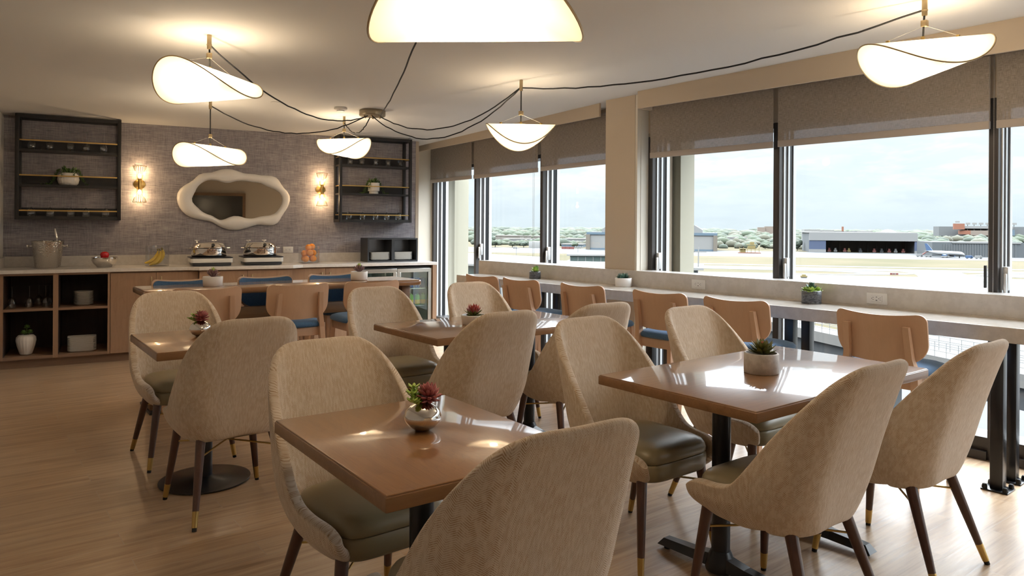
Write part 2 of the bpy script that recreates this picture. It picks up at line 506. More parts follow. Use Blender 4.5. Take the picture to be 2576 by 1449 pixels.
def st(name, bm, m, mat=None, **k): return tag(link(name, bm, m, mat=mat, **k), kind='structure')
def wp(F, x, y): v = F @ Vector((x, y, 0)); return (v.x, v.y)

# floor
bm = BM()
poly = [wp(BF, -1.05, 0.72), (-1.9, -5.3), wp(WF, 0.28, -5.3), wp(WF, 0.28, 4.4), wp(LF, 0.28, -0.1), wp(LF, 0.28, 3.98), wp(BF, 3.4, 1.5), wp(BF, 3.4, 0.72)]
prism(bm, poly, -0.15, 0.0)
st('floor', bm, M['floor'], smooth=False)
# ceiling (falls slightly towards the back wall)
bm = BM()
cp = [(-2.2, -5.4), (5.6, -5.4), (5.6, 9.3), (-2.2, 9.3)]
lo = [bm.verts.new((x, y, zc(y))) for x, y in cp]; hi = [bm.verts.new((x, y, zc(y) + 0.15)) for x, y in cp]
bm.faces.new(lo[::-1]); bm.faces.new(hi)
for i in range(4):
    j = (i + 1) % 4; bm.faces.new((lo[i], lo[j], hi[j], hi[i]))
bmesh.ops.recalc_face_normals(bm, faces=bm.faces)
st('ceiling', bm, M['ceiling'], smooth=False)
# walls
bm = BM(); bx(bm, -1.05, 3.407, WALLN, 0.70, 0, 2.45); st('wall_back', bm, M['wallpaper'], BF, smooth=False)
bm = BM(); bx(bm, -1.05, -0.923, -13.2, WALLN, 0, 2.62); st('wall_left', bm, M['whitewall'], BF, smooth=False)
bm = BM(); bx(bm, -2.4, 5.4, -5.4, -5.25, 0, 2.62); st('wall_front', bm, M['beige'], smooth=False)
bm = BM()
bx(bm, 3.407, 3.447, 0.575, 1.25, 0, 2.45)
st('trim_1', bm, M['beige'], BF, smooth=False)
bm = BM(); bx(bm, -0.95, 0.12, 3.87, 3.98, 0, 2.46); st('wall_alcove', bm, M['cream'], LF, smooth=False)
bm = BM()
bx(bm, -0.17, 0.34, 4.285, 4.62, 0, 2.50)
bx(bm, -0.02, 0.30, -5.3, 4.285, 2.13, 2.60)
st('wall_right', bm, M['beige'], WF, smooth=False)
bm = BM(); bx(bm, -0.02, 0.30, -0.12, 3.87, 2.13, 2.56); bx(bm, -0.1, 0.30, -0.3, 0.0, 0, 2.5); st('trim_2', bm, M['beige'], LF, smooth=False)
bm = BM(); bx(bm, -0.165, 0.115, 4.262, 4.285, 0.0, 2.48); bx(bm, -0.12, -0.11, 4.258, 4.263, 0.0, 2.3); st('trim_3', bm, M['cream'], WF, smooth=False)
# blind pelmets
def pelmet(name, F, s0, s1, z0):
    bm = BM()
    ztop = 2.64
    bx(bm, -0.27, -0.25, s0, s1, z0, ztop, 0.002)
    bx(bm, -0.25, -0.10, s1 - 0.02, s1, z0, ztop)
    return st(name, bm, M['beige'], F, smooth=False)
pelmet('trim_4', WF, -5.2, 4.175, 2.338)
pelmet('trim_5', LF, -0.03, 3.92, 2.352)
# outside fins of the building
M['concretefin'] = simple('beige_render_fin', (0.30, 0.285, 0.225), 0.9)
bm = BM(); bx(bm, 0.36, 0.56, 4.21, 4.6, -24, 4.0); st('trim_6', bm, M['concretefin'], WF, smooth=False)
bm = BM(); bx(bm, 0.31, 0.53, 3.83, 4.2, -24, 4.0); st('trim_7', bm, M['concretefin'], LF, smooth=False)

# windows: floor-high panes between bronze mullions
STRIPS = [(-0.02, 0.03, 'bronze', 0.000), (0.03, 0.052, 'alu', 0.008), (0.052, 0.088, 'bronze', 0.003), (0.088, 0.112, 'alu', 0.009),
          (0.112, 0.158, 'blackgloss', 0.004), (0.158, 0.2, 'alu', 0.011)]
def window(n, F, s0, s1, handle=True):
    """pane from s0 to s1; the mullion stands at its far end s1"""
    w = tag(empty('window_%d' % n, F @ Matrix.Translation((0, s0, 0))), kind='structure')
    L = s1 - s0
    bm = BM()
    bx(bm, -0.02, 0.2, L, L + 0.035, 0.0, 2.16)
    bx(bm, 0.0, 0.2, 0.0, L, 0.0, 0.125); bx(bm, -0.04, 0.0, 0.0, L, 0.0, 0.05)
    bx(bm, 0.0, 0.2, 0.0, L, 2.09, 2.16)
    link('frame', bm, M['bronze'], w, smooth=False)
    bm = BM(); mats = [M['alu'], M['bronze'], M['blackgloss']]; ix = {'alu': 0, 'bronze': 1, 'blackgloss': 2}
    for a, b, k, d in STRIPS:
        bx(bm, a + .001, b - .001, L - 0.012 - d, L, 0.126, 2.09, 0, 2, ix[k])
    bx(bm, 0.10, 0.19, 0.0, 0.03, 0.126, 2.09)
    link('sash', bm, mats, w, smooth=False)
    bm = BM(); bx(bm, 0.168, 0.176, 0.03, L - 0.02, 0.126, 2.09)
    link('pane', bm, M['glass'], w, smooth=False)
    if handle:
        bm = BM(); bx(bm, 0.02, 0.06, L - 0.055, L - 0.024, 1.0, 1.14, 0.006); bx(bm, 0.0, 0.03, L - 0.05, L - 0.035, 0.96, 1.10, 0.004)
        link('handle', bm, M['alu'], w)
    return w
window(1, WF, 3.09, 4.228)
window(2, WF, 1.705, 3.055)
window(3, WF, 0.32, 1.67)
window(4, WF, -1.065, 0.285, False)
window(5, WF, -2.45, -1.10, False)
window(6, WF, -3.835, -2.485, False)
window(7, LF, 0.0, 1.225)
window(8, LF, 1.26, 2.66)
window(9, LF, 2.70, 3.83, False)

# roller blinds
def blind(F, s0, s1, label, zb=1.937, chain=None, clen=1.3, weight=False):
    b = thing('roller_blind', label, 'blind', F @ Matrix.Translation((-0.1, s0, 0)), 'roller blinds')
    L = s1 - s0
    bm = BM(); bx(bm, -0.0012, 0.0012, 0, L, zb + 0.045, 2.40); link('fabric', bm, M['blind'], b, smooth=False)
    bm = BM(); bx(bm, -0.008, 0.008, 0, L, zb, zb + 0.046, 0.003); link('hem_bar', bm, M['blindrail'], b)
    bm = BM(); tube(bm, [(0.02, 0.01, 2.40), (0.02, L - 0.01, 2.40)], 0.022, 12); link('roller', bm, M['blindrail'], b)
    if chain is not None:
        bm = BM()
        for dx in (-0.012, 0.012):
            pts, rad = [], []
            z, k = 2.40, 0
            while z > 2.40 - clen:
                pts.append((-0.018, chain + dx, z)); rad.append((0.0022, 0.0008)[k % 2]); z -= 0.0048; k += 1
            tube(bm, pts, rad, 5)
        link('bead_chain', bm, M['wire'], b)
        if weight:
            bm = BM(); bx(bm, -0.03, -0.008, chain + 0.02, chain + 0.032, 1.02, 1.15, 0.003); link('chain_guide', bm, M['rubber'], b)
    return b
blind(WF, 3.047, 4.176, 'taupe roller blind beside the beige pillar, half over the first airfield window')
blind(WF, 1.676, 3.009, 'widest taupe roller blind, above the window with the hangar view', 1.94, -0.012, 1.42, True)
blind(WF, 0.31, 1.644, 'taupe roller blind cut off by the right border of the photo', 1.94)
blind(LF, 0.061, 1.132, 'taupe roller blind on the pillar side of the far window group', 1.937)
blind(LF, 1.191, 2.566, 'taupe roller blind in the middle of the far window group', 1.93, 0.05, 1.42)
blind(LF, 2.625, 3.759, 'taupe roller blind nearest the grey wallpapered wall', 1.932)

# ------------------------------------------------------------------ window bar
bar = thing('bar_counter', 'long pale quartz counter along the windows on black posts', 'counter', WF)
bm = BM(); bx(bm, -0.61, -0.19, -1.4, 6.25, 0.78, 0.86, 0.003); link('slab', bm, M['quartz'], bar, angle=20)
bm = BM(); bx(bm, -0.19, -0.168, -1.4, 6.43, 0.82, 0.99, 0.002); bx(bm, -0.196, -0.19, -1.4, 6.25, 0.86, 0.868); link('upstand', bm, M['quartz'], bar, angle=20)
bm = BM(); bx(bm, -0.168, 0.0, -1.4, 4.27, 0.968, 0.99, 0.002); bx(bm, -0.168, 0.06, 4.63, 6.43, 0.968, 0.99, 0.002); link('sill_ledge', bm, M['counter'], bar, angle=20)
first = None
for s, lab in ((1.50, 'nearest pair of black bar posts, bolted down before the right-hand window'), (2.66, 'second pair of black bar posts, beyond the two-column table'),
               (3.80, 'third pair of black bar posts, in front of the beige pillar'), (5.065, 'fourth pair of black bar posts, between the far stools'),
               (6.08, 'last pair of black bar posts, at the far end of the bar')):
    if first is None:
        t = thing('bar_support', lab, 'post', None, 'posts under the window bar')
        for n in (-0.53, -0.32):
            bm = BM(); bx(bm, n - 0.03, n + 0.03, -0.03, 0.03, 0.008, 0.78, 0.003); po = link('post', bm, M['blackgloss'], t)
            bm = BM(); bx(bm, n - 0.062, n + 0.062, -0.062, 0.062, 0, 0.008, 0.002); pl = link('base_plate', bm, M['blackgloss'], t)
            for a in (-1, 1):
                for b2 in (-1, 1):
                    bm = BM(); lathe(bm, [(0.013, 0), (0.013, 0.012), (0.009, 0.022), (0, 0.025)], 10, (n + a * 0.047, b2 * 0.047, 0.008)); link('bolt', bm, M['rubber'], pl)
        first = t
    else: t = dup(first)
    place(t, WF @ Matrix.Translation((0, s, 0)), lab)

def socket_plate(F, x, label, w=0.128, h=0.072, usb=True, nrm=0):
    """a wall socket whose plate faces -x of F (nrm=0) or -y of F (nrm=1)"""
    o = thing('wall_socket', label, 'outlet', F, 'wall sockets')
    G = Matrix.Identity(4) if nrm == 0 else Matrix.Rotation(PI / 2, 4, 'Z')
    bm = BM(); bx(bm, -0.007, 0, -w/2, w/2, -h/2, h/2, 0.003, 2, 0, G); pl = link('plate', bm, M['plastic'], o)
    bm = BM(); bx(bm, -0.0105, -0.007, -w*0.27, w*0.27, -h*0.28, h*0.28, 0.001, 1, 0, G); rc = link('receptacle', bm, M['plastic'], o)
    bm = BM()
    for sy in (-1, 1):
        y0 = sy * w * 0.17
        for dz in (-1, 1): bx(bm, -0.0112, -0.0102, y0 - 0.005, y0 + 0.003, dz * 0.0065 - 0.001, dz * 0.0065 + 0.001, 0, 1, 0, G)
        bx(bm, -0.0112, -0.0102, y0 + 0.0055, y0 + 0.0095, -0.002, 0.002, 0, 1, 0, G)
    if usb:
        bx(bm, -0.0112, -0.0102, -0.004, 0.004, 0.008, 0.011, 0, 1, 0, G); bx(bm, -0.0112, -0.0102, -0.005, 0.005, -0.013, -0.009, 0, 1, 0, G)
    link('slots', bm, M['slot'], o, smooth=False)
    return o
socket_plate(WF @ Matrix.Translation((-0.19, 3.615, 0.918)), 0, 'white socket plate on the quartz upstand above the fourth window stool')
socket_plate(WF @ Matrix.Translation((-0.19, 2.268, 0.916)), 0, 'white socket plate on the quartz upstand right of the dark marble pot')
socket_plate(BF @ Matrix.Translation((1.825, WALLN, 1.065)), 0, 'cream socket plate on the grey wallpaper beside the orange jar', 0.115, 0.072, False, 1)
# ------------------------------------------------------------------ dining chairs
def lerp(tab, x):
    for (a, u), (b, v) in zip(tab, tab[1:]):
        if x <= b:
            t = (x - a) / (b - a); t = t * t * (3 - 2 * t) * 0.35 + t * 0.65
            return u + (v - u) * t
    return tab[-1][1]
RIM = [(0, .945), (.2, .946), (.31, .944), (.38, .934), (.44, .905), (.49, .845), (.54, .74), (.60, .63), (.655, .55), (.71, .498), (.80, .480), (.92, .474), (.97, .462), (1.0, .435)]
LOW = [(0, .372), (.35, .368), (.6, .356), (.9, .366), (.97, .378), (1.0, .395)]
def shell_pt(p, z):
    """half plan path, p 0 (middle of the back) .. 1 (front of the side wing)"""
    k = max(0.0, min(1.0, (z - .36) / .585))
    yb = -.175 - .135 * k + 0.028 * math.sin(PI * k)
    w = lerp([(0, .185), (.12, .222), (.28, .238), (.6, .232), (1, .208)], k)
    r = 0.10 - .035 * k
    yf = .262
    if p < .36: x, y = (w - r) * p / .36, yb
    elif p < .52:
        a = (p - .36) / .16 * PI / 2
        x, y = w - r + r * math.sin(a), yb + r - r * math.cos(a)
    else:
        t = (p - .52) / .48
        x, y = w + 0.006 * math.sin(PI * t) - 0.022 * t * t, (yb + r) * (1 - t) + yf * t
    bow = 0.016 * (1 - (x / max(w, .01)) ** 2) * k
    return x, y - bow, z
def chair_shell():
    bm = BM(); uvl = bm.loops.layers.uv.new('UVMap')
    half = [i / 21 for i in range(22)]
    ps = [-p for p in half[:0:-1]] + half
    nv = 13
    grid = []
    for p in ps:
        zt, zb = lerp(RIM, abs(p)), lerp(LOW, abs(p))
        col = []
        for j in range(nv):
            q = j / (nv - 1)
            z = zb + (zt - zb) * q
            x, y, z = shell_pt(abs(p), z)
            x = math.copysign(x, p) if p else 0.0
            tuck = (1 - q) ** 4                       # the lower edge curls under the seat
            x *= 1 - .10 * tuck
            y = y + tuck * (.035 if abs(p) < .6 else -.01)
            if abs(p) > .9: y -= 0.03 * tuck
            col.append((bm.verts.new((x, y, z)), p * 0.66, z))
        grid.append(col)
    for a, b in zip(grid, grid[1:]):
        for j in range(nv - 1):
            q = (a[j], b[j], b[j + 1], a[j + 1])
            f = bm.faces.new([v[0] for v in q])
            for l, v in zip(f.loops, q): l[uvl].uv = (v[1], v[2])
    o = link('shell', bm, M['fabric'])
    so = o.modifiers.new('s', 'SOLIDIFY'); so.thickness = 0.036; so.offset = 1.0; so.use_even_offset = False
    sb = o.modifiers.new('b', 'SUBSURF'); sb.levels = 2; sb.render_levels = 2
    dg = bpy.context.evaluated_depsgraph_get()
    me = bpy.data.meshes.new_from_object(o.evaluated_get(dg))
    o.modifiers.clear(); o.data = me; me.name = 'shell'
    me.polygons.foreach_set('use_smooth', [True] * len(me.polygons))
    return o
def make_chair():
    t = thing('dining_chair', 'x', 'chair', None, 'herringbone dining chairs')
    sh = chair_shell(); sh.parent = t
    bm = BM()
    lathe(bm, [(0, .498), (.3, .4975), (.6, .494), (.82, .485), (.93, .474), (.98, .458), (1.0, .442), (.995, .430), (.975, .424)], 56, (0, .055, 0), 0, None, False, 5.5, .198, .205)
    link('seat_cushion', bm, M['leather'], t, angle=60)
    bm = BM()
    lathe(bm, [(.975, .423), (.995, .415), (1.0, .395), (.99, .368), (.95, .355), (0, .352)], 56, (0, .055, 0), 0, None, False, 5.5, .199, .207)
    link('seat_base', bm, M['leather'], t, angle=60)
    for sx in (-1, 1):
        for sy in (-1, 1):
            top = Vector((sx * .165, .195 if sy > 0 else -.115, .372)); ft = Vector((sx * .228, sy * .243, 0))
            if sy > 0: top = Vector((sx * .178, .2, .372))
            P = lambda z: ft + (top - ft) * (z / .372)
            bm = BM(); tube(bm, [P(.372), P(.355), P(.2), P(.078)], [.0215, .0215, .0178, .0142], 16); lg = link('leg', bm, M['walnut'], t)
            bm = BM(); tube(bm, [P(.0785), P(.078), P(.014)], [.0140, .0146, .0124], 16); link('ferrule', bm, M['brass'], lg)
            bm = BM(); tube(bm, [P(.014), P(0.0)], [.0105, .0105], 12); link('foot', bm, M['rubber'], lg)
    bm = BM()
    for sx in (-1, 1):
        a = Vector((sx * .187, .203, .29)); b = Vector((-sx * .178, -.143, .29))
        tube(bm, [a, (a + b) / 2 + Vector((0, 0, .02)), b], .0042, 8)
    link('brace', bm, M['brass'], t)
    return t
chair0 = make_chair()
CH = [  # x, y of the rear feet line, facing (+1 = away from the window table row's near side), small turn, label
 (1.075, 4.84, -1, 0, 'beige herringbone chair at the far side of the far left table, before the wood cabinets'),
 (1.065, 3.41, 1, 2, 'beige herringbone chair with its back to us, above the round black base plate'),
 (1.10, 2.49, -1, 2, 'beige herringbone chair across the nearest square table, its olive seat facing us'),
 (1.075, 1.23, 1, -3, 'nearest beige herringbone chair, cut off by the bottom border'),
 (2.29, 4.46, -1, 0, 'beige herringbone chair left of the red-leaved succulent, facing us before the drinks cooler'),
 (3.07, 4.46, -1, 0, 'small-looking beige herringbone chair directly behind the red-leaved succulent, below the first window stools'),
 (2.19, 2.97, 1, 0, 'beige herringbone chair with its back to us in front of the red-leaved succulent'),
 (2.90, 2.98, 1, -3, 'beige herringbone chair half hidden behind another chair at the middle two-column table'),
 (2.335, 2.41, -1, 0, 'beige herringbone chair facing us at the left end of the right-hand big table'),
 (3.11, 2.44, -1, 0, 'beige herringbone chair behind the right-hand big table, its back rising left of the concrete pot'),
 (2.33, 1.20, 1, 0, 'large beige herringbone chair with its back to us in front of the right-hand big table'),
 (3.106, 1.17, 1, 0, 'rightmost beige herringbone chair, with its back to us beside the black bar posts'),
]
for i, (x, y, d, rz, lab) in enumerate(CH):
    c = chair0 if i == 0 else dup(chair0)
    place(c, T(x, y + .243 * d, 0, (0 if d > 0 else PI) + R(rz)), lab)

# ------------------------------------------------------------------ counter stools
def make_stool():
    t = thing('counter_stool', 'x', 'stool', None, 'beech counter stools')
    def panel(th0, th1, inset):
        W = .23 - inset
        bm = BM()
        xs = [-W + 2 * W * (0.5 - 0.5 * math.cos(PI * i / 30)) for i in range(31)]
        nz = 8
        def rng(x):
            ax = abs(x) ; k = x / W
            zh = .912 + .020 * k * k - inset; zl = .664 + .014 * k * k + inset
            rt, rl = .045, .10
            if ax > W - rt: zh -= rt - math.sqrt(max(0, rt * rt - (ax - W + rt) ** 2))
            if ax > W - rl: zl += (rl - math.sqrt(max(0, rl * rl - (ax - W + rl) ** 2))) * 1.0
            if zh < zl + .004: zh = zl + .004
            return zl, zh
        sides = []
        for th in (th0, th1):
            g = []
            for x in xs:
                zl, zh = rng(x); col = []
                for j in range(nz + 1):
                    z = zl + (zh - zl) * j / nz
                    y = -.185 - (z - .66) * .16 + .045 * (x / .23) ** 2 + th
                    col.append(bm.verts.new((x, y, z)))
                g.append(col)
            sides.append(g)
        a, b = sides
        for i in range(len(xs) - 1):
            for j in range(nz):
                bm.faces.new((a[i][j], a[i + 1][j], a[i + 1][j + 1], a[i][j + 1]))
                bm.faces.new((b[i][j], b[i][j + 1], b[i + 1][j + 1], b[i + 1][j]))
            bm.faces.new((a[i][0], b[i][0], b[i + 1][0], a[i + 1][0])); bm.faces.new((a[i][nz], a[i + 1][nz], b[i + 1][nz], b[i][nz]))
        for i in (0, -1):
            for j in range(nz): bm.faces.new((a[i][j], a[i][j + 1], b[i][j + 1], b[i][j]))
        bmesh.ops.recalc_face_normals(bm, faces=bm.faces)
        return bm
    link('backrest', panel(0, .012, 0), M['beech'], t, angle=40)
    link('back_pad', panel(.0125, .030, .010), M['blue'], t, angle=50)
    bm = BM()
    lathe(bm, [(0, .655), (.5, .653), (.8, .648), (.94, .638), (1.0, .622), (.985, .606), (.95, .600), (0, .600)], 48, (0, .025, 0), 0, None, False, 4.2, .222, .215)
    link('seat', bm, M['blue'], t, angle=60)
    bm = BM()
    bx(bm, -.175, .175, .165, .187, .535, .598, .004); bx(bm, -.175, .175, -.165, -.145, .535, .598, .004)
    bx(bm, -.187, -.165, -.15, .17, .535, .598, .004); bx(bm, .165, .187, -.15, .17, .535, .598, .004)
    link('apron', bm, M['beech'], t)
    def bar(pts):
        bm = BM()
        qs = []
        for x, y, z, w, d in pts:
            qs.append([(x - w, y - d, z), (x + w, y - d, z), (x + w, y + d, z), (x - w, y + d, z)])
        for q, r in zip(qs, qs[1:]): hull(bm, q, r)
        return bm
    for sx in (-1, 1):
        lg = link('leg', bar([(sx * .205, -.245, .0, .014, .016), (sx * .182, -.172, .50, .018, .024), (sx * .176, -.165, .60, .018, .026), (sx * .158, -.192, .70, .016, .019), (sx * .150, -.226, .862, .015, .014)]), M['beech'], t, angle=25)
        bm = BM(); bx(bm, sx * .205 - .0145, sx * .205 + .0145, -.2615, -.2285, 0, .03); link('ferrule', bm, M['brass'], lg)
        lg = link('leg', bar([(sx * .205, .215, .0, .014, .014), (sx * .178, .182, .60, .018, .018)]), M['beech'], t, angle=25)
        bm = BM(); bx(bm, sx * .205 - .0145, sx * .205 + .0145, .2005, .2295, 0, .03); link('ferrule', bm, M['brass'], lg)
        bm = BM(); hull(bm, [(sx * .195 - .009, -.22, .20), (sx * .195 + .009, -.22, .20), (sx * .195 + .009, -.22, .235), (sx * .195 - .009, -.22, .235)],
                        [(sx * .195 - .009, .205, .20), (sx * .195 + .009, .205, .20), (sx * .195 + .009, .205, .235), (sx * .195 - .009, .205, .235)]); link('stretcher', bm, M['beech'], t, angle=25)
    for y, z in ((.203, .20), (-.222, .205)):
        bm = BM(); bx(bm, -.195, .195, y - .009, y + .009, z, z + .038, .003); link('stretcher', bm, M['beech'], t)
    return t
stool0 = make_stool()
used = False
def put_stool(mat, lab, group):
    global used
    s = dup(stool0) if used else stool0
    used = True
    place(s, mat, lab, group)
WS = [(5.33, 'farthest beech stool along the window bar, nearest the bar end'), (4.80, 'second beech stool from the far end of the window bar'),
      (4.09, 'third beech stool from the far end of the window bar, before the pillar'), (3.36, 'window-bar beech stool below the smaller socket plate'),
      (2.77, 'window-bar beech stool behind the concrete succulent pot'), (1.905, 'nearest and largest beech stool at the window bar')]
for s, lab in WS:
    put_stool(WF @ T(-.82, s, 0, -PI / 2), lab, 'stools along the window bar')
TB = R(-2.0)
for x, y, lab in ((1.385, 5.42, 'beech stool back at the left end of the high table, behind the chair back'), (2.015, 5.38, 'middle beech stool with its wooden back to us at the high table'),
                  (2.60, 5.36, 'right beech stool with its wooden back to us at the high table')):
    put_stool(T(x, y, 0, TB), lab, 'stools on the near side of the high table')
for x, y, lab in ((1.43, 5.98, 'stool across the high table showing its blue back pad, left of the first white pot'), (2.08, 5.98, 'stool across the high table showing its blue back pad, between the two white pots'),
                  (2.68, 5.97, 'stool across the high table showing its blue back pad, beside the right white pot')):
    put_stool(T(x, y, 0, PI + TB), lab, 'stools on the far side of the high table')

# ------------------------------------------------------------------ tables
def table_top(t, a, b, z, th, along):
    bm = BM(); bx(bm, -a / 2 + .003, a / 2 - .003, -b / 2 + .003, b / 2 - .003, z - .006, z, .004, 3); link('tabletop', bm, M['tabletop' if along == 'Y' else 'tabletopx'], t, angle=20)
    bm = BM(); bx(bm, -a / 2, a / 2, -b / 2, b / 2, z - th, z - .004, .004, 3); link('table_edge', bm, M['edge'], t, angle=20)
def column(t, x, z, r=.036):
    bm = BM(); lathe(bm, [(r, .02), (r, z - .04)], 28, (x, 0, 0)); link('column', bm, M['blackgloss'], t)
    bm = BM(); bx(bm, x - .18, x + .18, -.18, .18, z - .05, z - .04); link('top_plate', bm, M['black'], t)
for x, y, a, b, rz, lab in ((1.082, 1.837, .612, .775, -1.6, 'nearest square oak table, with a silver vase, at the bottom of the photo'),
                            (1.062, 4.06, .612, .72, -1.0, 'small oak table at far left on a round black base plate')):
    t = thing('pedestal_table', lab, 'table', T(x, y, 0, R(rz)), 'square oak tables')
    table_top(t, a, b, .755, .04, 'Y'); column(t, 0, .755)
    bm = BM(); lathe(bm, [(0, .0), (.222, .0), (.228, .004), (.228, .009), (.2, .014), (.05, .02), (.036, .03)], 56); link('base_plate', bm, M['blackgloss'], t)
for x, y, rz, lab in ((2.722, 1.778, 0, 'big oak table on two black columns at right, under the concrete succulent pot'), (2.672, 3.69, 0, 'big oak table on two black columns in the middle, with a red-leaved succulent')):
    t = thing('double_pedestal_table', lab, 'table', T(x, y, 0, R(rz)), 'large oak tables')
    table_top(t, 1.262, .742, .755, .04, 'X')
    for dx in (-.315, .3):
        column(t, dx, .755)
        bm = BM()
        for sy in (-1, 1):
            hull(bm, [(dx - .032, 0, .02), (dx + .032, 0, .02), (dx + .024, 0, .075), (dx - .024, 0, .075)],
                     [(dx - .034, sy * .12, .022), (dx + .034, sy * .12, .022), (dx + .022, sy * .12, .056), (dx - .022, sy * .12, .056)])
            hull(bm, [(dx - .034, sy * .12, .022), (dx + .034, sy * .12, .022), (dx + .022, sy * .12, .056), (dx - .022, sy * .12, .056)],
                     [(dx - .03, sy * .30, .016), (dx + .03, sy * .30, .016), (dx + .018, sy * .275, .046), (dx - .018, sy * .275, .046)])
        lathe(bm, [(.0, .012), (.058, .012), (.06, .02), (.055, .05), (.045, .075), (.038, .09), (.0, .09)], 28, (dx, 0, 0))
        f = link('foot', bm, M['blackgloss'], t, angle=30)
        bm = BM()
        for sy in (-1, 1): lathe(bm, [(.014, 0), (.014, .018)], 14, (dx, sy * .27, 0))
        link('glide', bm, M['rubber'], f)
t = thing('community_table', 'long high brown table between the stools before the wood cabinets', 'table', T(2.155, 5.82, 0, R(-1.6)))
def rr(a, b, r, n=6):
    pts = []
    for cx, cy, a0 in ((a - r, b - r, 0), (-a + r, b - r, 90), (-a + r, -b + r, 180), (a - r, -b + r, 270)):
        for k in range(n + 1):
            th = R(a0 + 90 * k / n); pts.append((cx + r * math.cos(th), cy + r * math.sin(th)))
    return pts
bm = BM(); prism(bm, rr(1.10, .27, .05), .84, .885, 0, .012); link('tabletop', bm, M['tabletopx'], t, angle=50)
bm = BM(); bx(bm, -1.0, 1.0, -.145, -.098, .635, .725, .008); link('lower_shelf', bm, M['frame'], t)
for sx in (-1, 1):
    bm = BM(); bx(bm, sx * 1.0 - .04, sx * 1.0 + .04, -.145, .145, .02, .845, .006); link('leg', bm, M['frame'], t)
    bm = BM(); bx(bm, sx * 1.0 - .05, sx * 1.0 + .05, -.2, .2, 0, .02, .004); link('foot', bm, M['black'], t)
# ------------------------------------------------------------------ back wall: cabinets and counter
def plain(nm, label, cat, F=BF, group=None): return thing(nm, label, cat, F, group)
sh = plain('open_shelf_cabinet', 'open walnut cabinet of four dark compartments at far left, holding glasses and plates', 'cabinet')
bm = BM(); bx(bm, -.915, .0, .545, .56, .085, .885); link('back_panel', bm, M['cabin'], sh)
for x0, x1 in ((-.915, -.858), (-.467, -.426), (-.015, .004)):
    bm = BM(); bx(bm, x0, x1, -.02, .545, .085, .885); link('side_panel', bm, M['cabinet'], sh)
for x0, x1 in ((-.858, -.467), (-.426, -.015)):
    for z0, z1 in ((.085, .112), (.533, .556), (.866, .885)):
        bm = BM(); bx(bm, x0, x1, -.019, .545, z0, z1); link('shelf', bm, M['cabinetx'], sh)
    for a, b in ((x0, x0 + .003), (x1 - .003, x1)):
        bm = BM(); bx(bm, a, b, .0, .545, .112, .866); link('lining', bm, M['cabin'], sh)
def handle_bar(o, x, y, z0, z1):
    bm = BM(); bx(bm, x - .006, x + .006, y - .028, y - .018, z0, z1, .002)
    for z in (z0 + .01, z1 - .01): bx(bm, x - .004, x + .004, y - .02, y, z - .004, z + .004)
    link('handle', bm, M['brassdull'], o)
def doors(nm, label, x0, x1, yf, seams, hand):
    o = plain(nm, label, 'cabinet', BF, 'closed base cabinets')
    bm = BM(); bx(bm, x0, x1, yf + .02, .56, .085, .885); link('carcass', bm, M['cabinet'], o, smooth=False)
    for k, (a, b) in enumerate(zip(seams, seams[1:])):
        bm = BM(); bx(bm, a + .002, b - .002, yf, yf + .0195, .088, .872, .0015); d = link('door', bm, M['cabinet'], o, angle=20)
        hx = b - .045 if hand[k] == 'r' else a + .045
        handle_bar(d, hx, yf, .72, .83)
    return o
doors('base_cabinet', 'closed two-door walnut cabinet right of the open compartments', .006, .80, -.02, (.006, .41, .80), 'rl')
doors('base_cabinet', 'closed walnut cabinet projecting below the two chafing dishes', .802, 1.73, -.085, (.802, 1.27, 1.73), 'rl')
doors('base_cabinet', 'closed walnut cabinet below the orange jar, left of the drinks cooler', 1.732, 2.515, .01, (1.732, 2.12, 2.515), 'rl')
bm = BM(); bx(bm, -.915, 3.45, .04, .06, 0, .084)
tag(link('toe_kick', bm, M['cabinetx'], mat=BF), 'brown toe-kick board along the floor under the wood cabinets', 'toe kick')
bm = BM(); bx(bm, 3.402, 3.45, -.02, .56, 0.085, .885)
tag(link('end_panel', bm, M['cabinet'], mat=BF), 'narrow wood end panel between the drinks cooler and the windows', 'panel')
ct = plain('buffet_counter', 'long pale quartz worktop along the grey wallpapered wall', 'countertop')
bm = BM(); prism(bm, [(-.92, -.05), (.70, -.05), (.80, -.115), (1.735, -.115), (1.86, -.02), (3.46, -.02), (3.46, .575), (-.92, .575)], .886, .92, 0, .003)
link('worktop', bm, M['counter'], ct, angle=20)
bm = BM(); bx(bm, -.92, 3.405, .56, .578, .92, 1.025, .002); link('backsplash', bm, M['quartz'], ct, angle=20)
bm = BM(); bx(bm, -.922, -.905, -.04, .56, .92, 1.02, .002); link('side_splash', bm, M['quartz'], ct, angle=20)

# drinks cooler with two glass doors
fr = plain('drinks_cooler', 'stainless under-counter drinks cooler with two glass doors', 'fridge')
M['fridgein'] = simple('pale_cooler_lining', (0.55, 0.6, 0.6), 0.4)
bm = BM()
bx(bm, 2.52, 3.40, .53, .55, .10, .85); bx(bm, 2.52, 2.54, .06, .53, .10, .85); bx(bm, 3.38, 3.40, .06, .53, .10, .85)
bx(bm, 2.54, 3.38, .06, .53, .10, .125); bx(bm, 2.54, 3.38, .06, .53, .835, .85)
link('housing', bm, M['fridgein'], fr, smooth=False)
bm = BM(); bx(bm, 2.52, 3.40, .03, .06, .851, .868); bx(bm, 2.52, 3.40, .03, .06, .085, .10); link('trim_strip', bm, M['black'], fr)
for z in (.40, .606):
    bm = BM()
    for k in range(11): tube(bm, [(2.545, .08 + k * .043, z - .004), (3.375, .08 + k * .043, z - .004)], .0025, 5)
    bx(bm, 2.545, 3.375, .07, .078, z - .008, z)
    link('wire_shelf', bm, M['chrome'], fr)
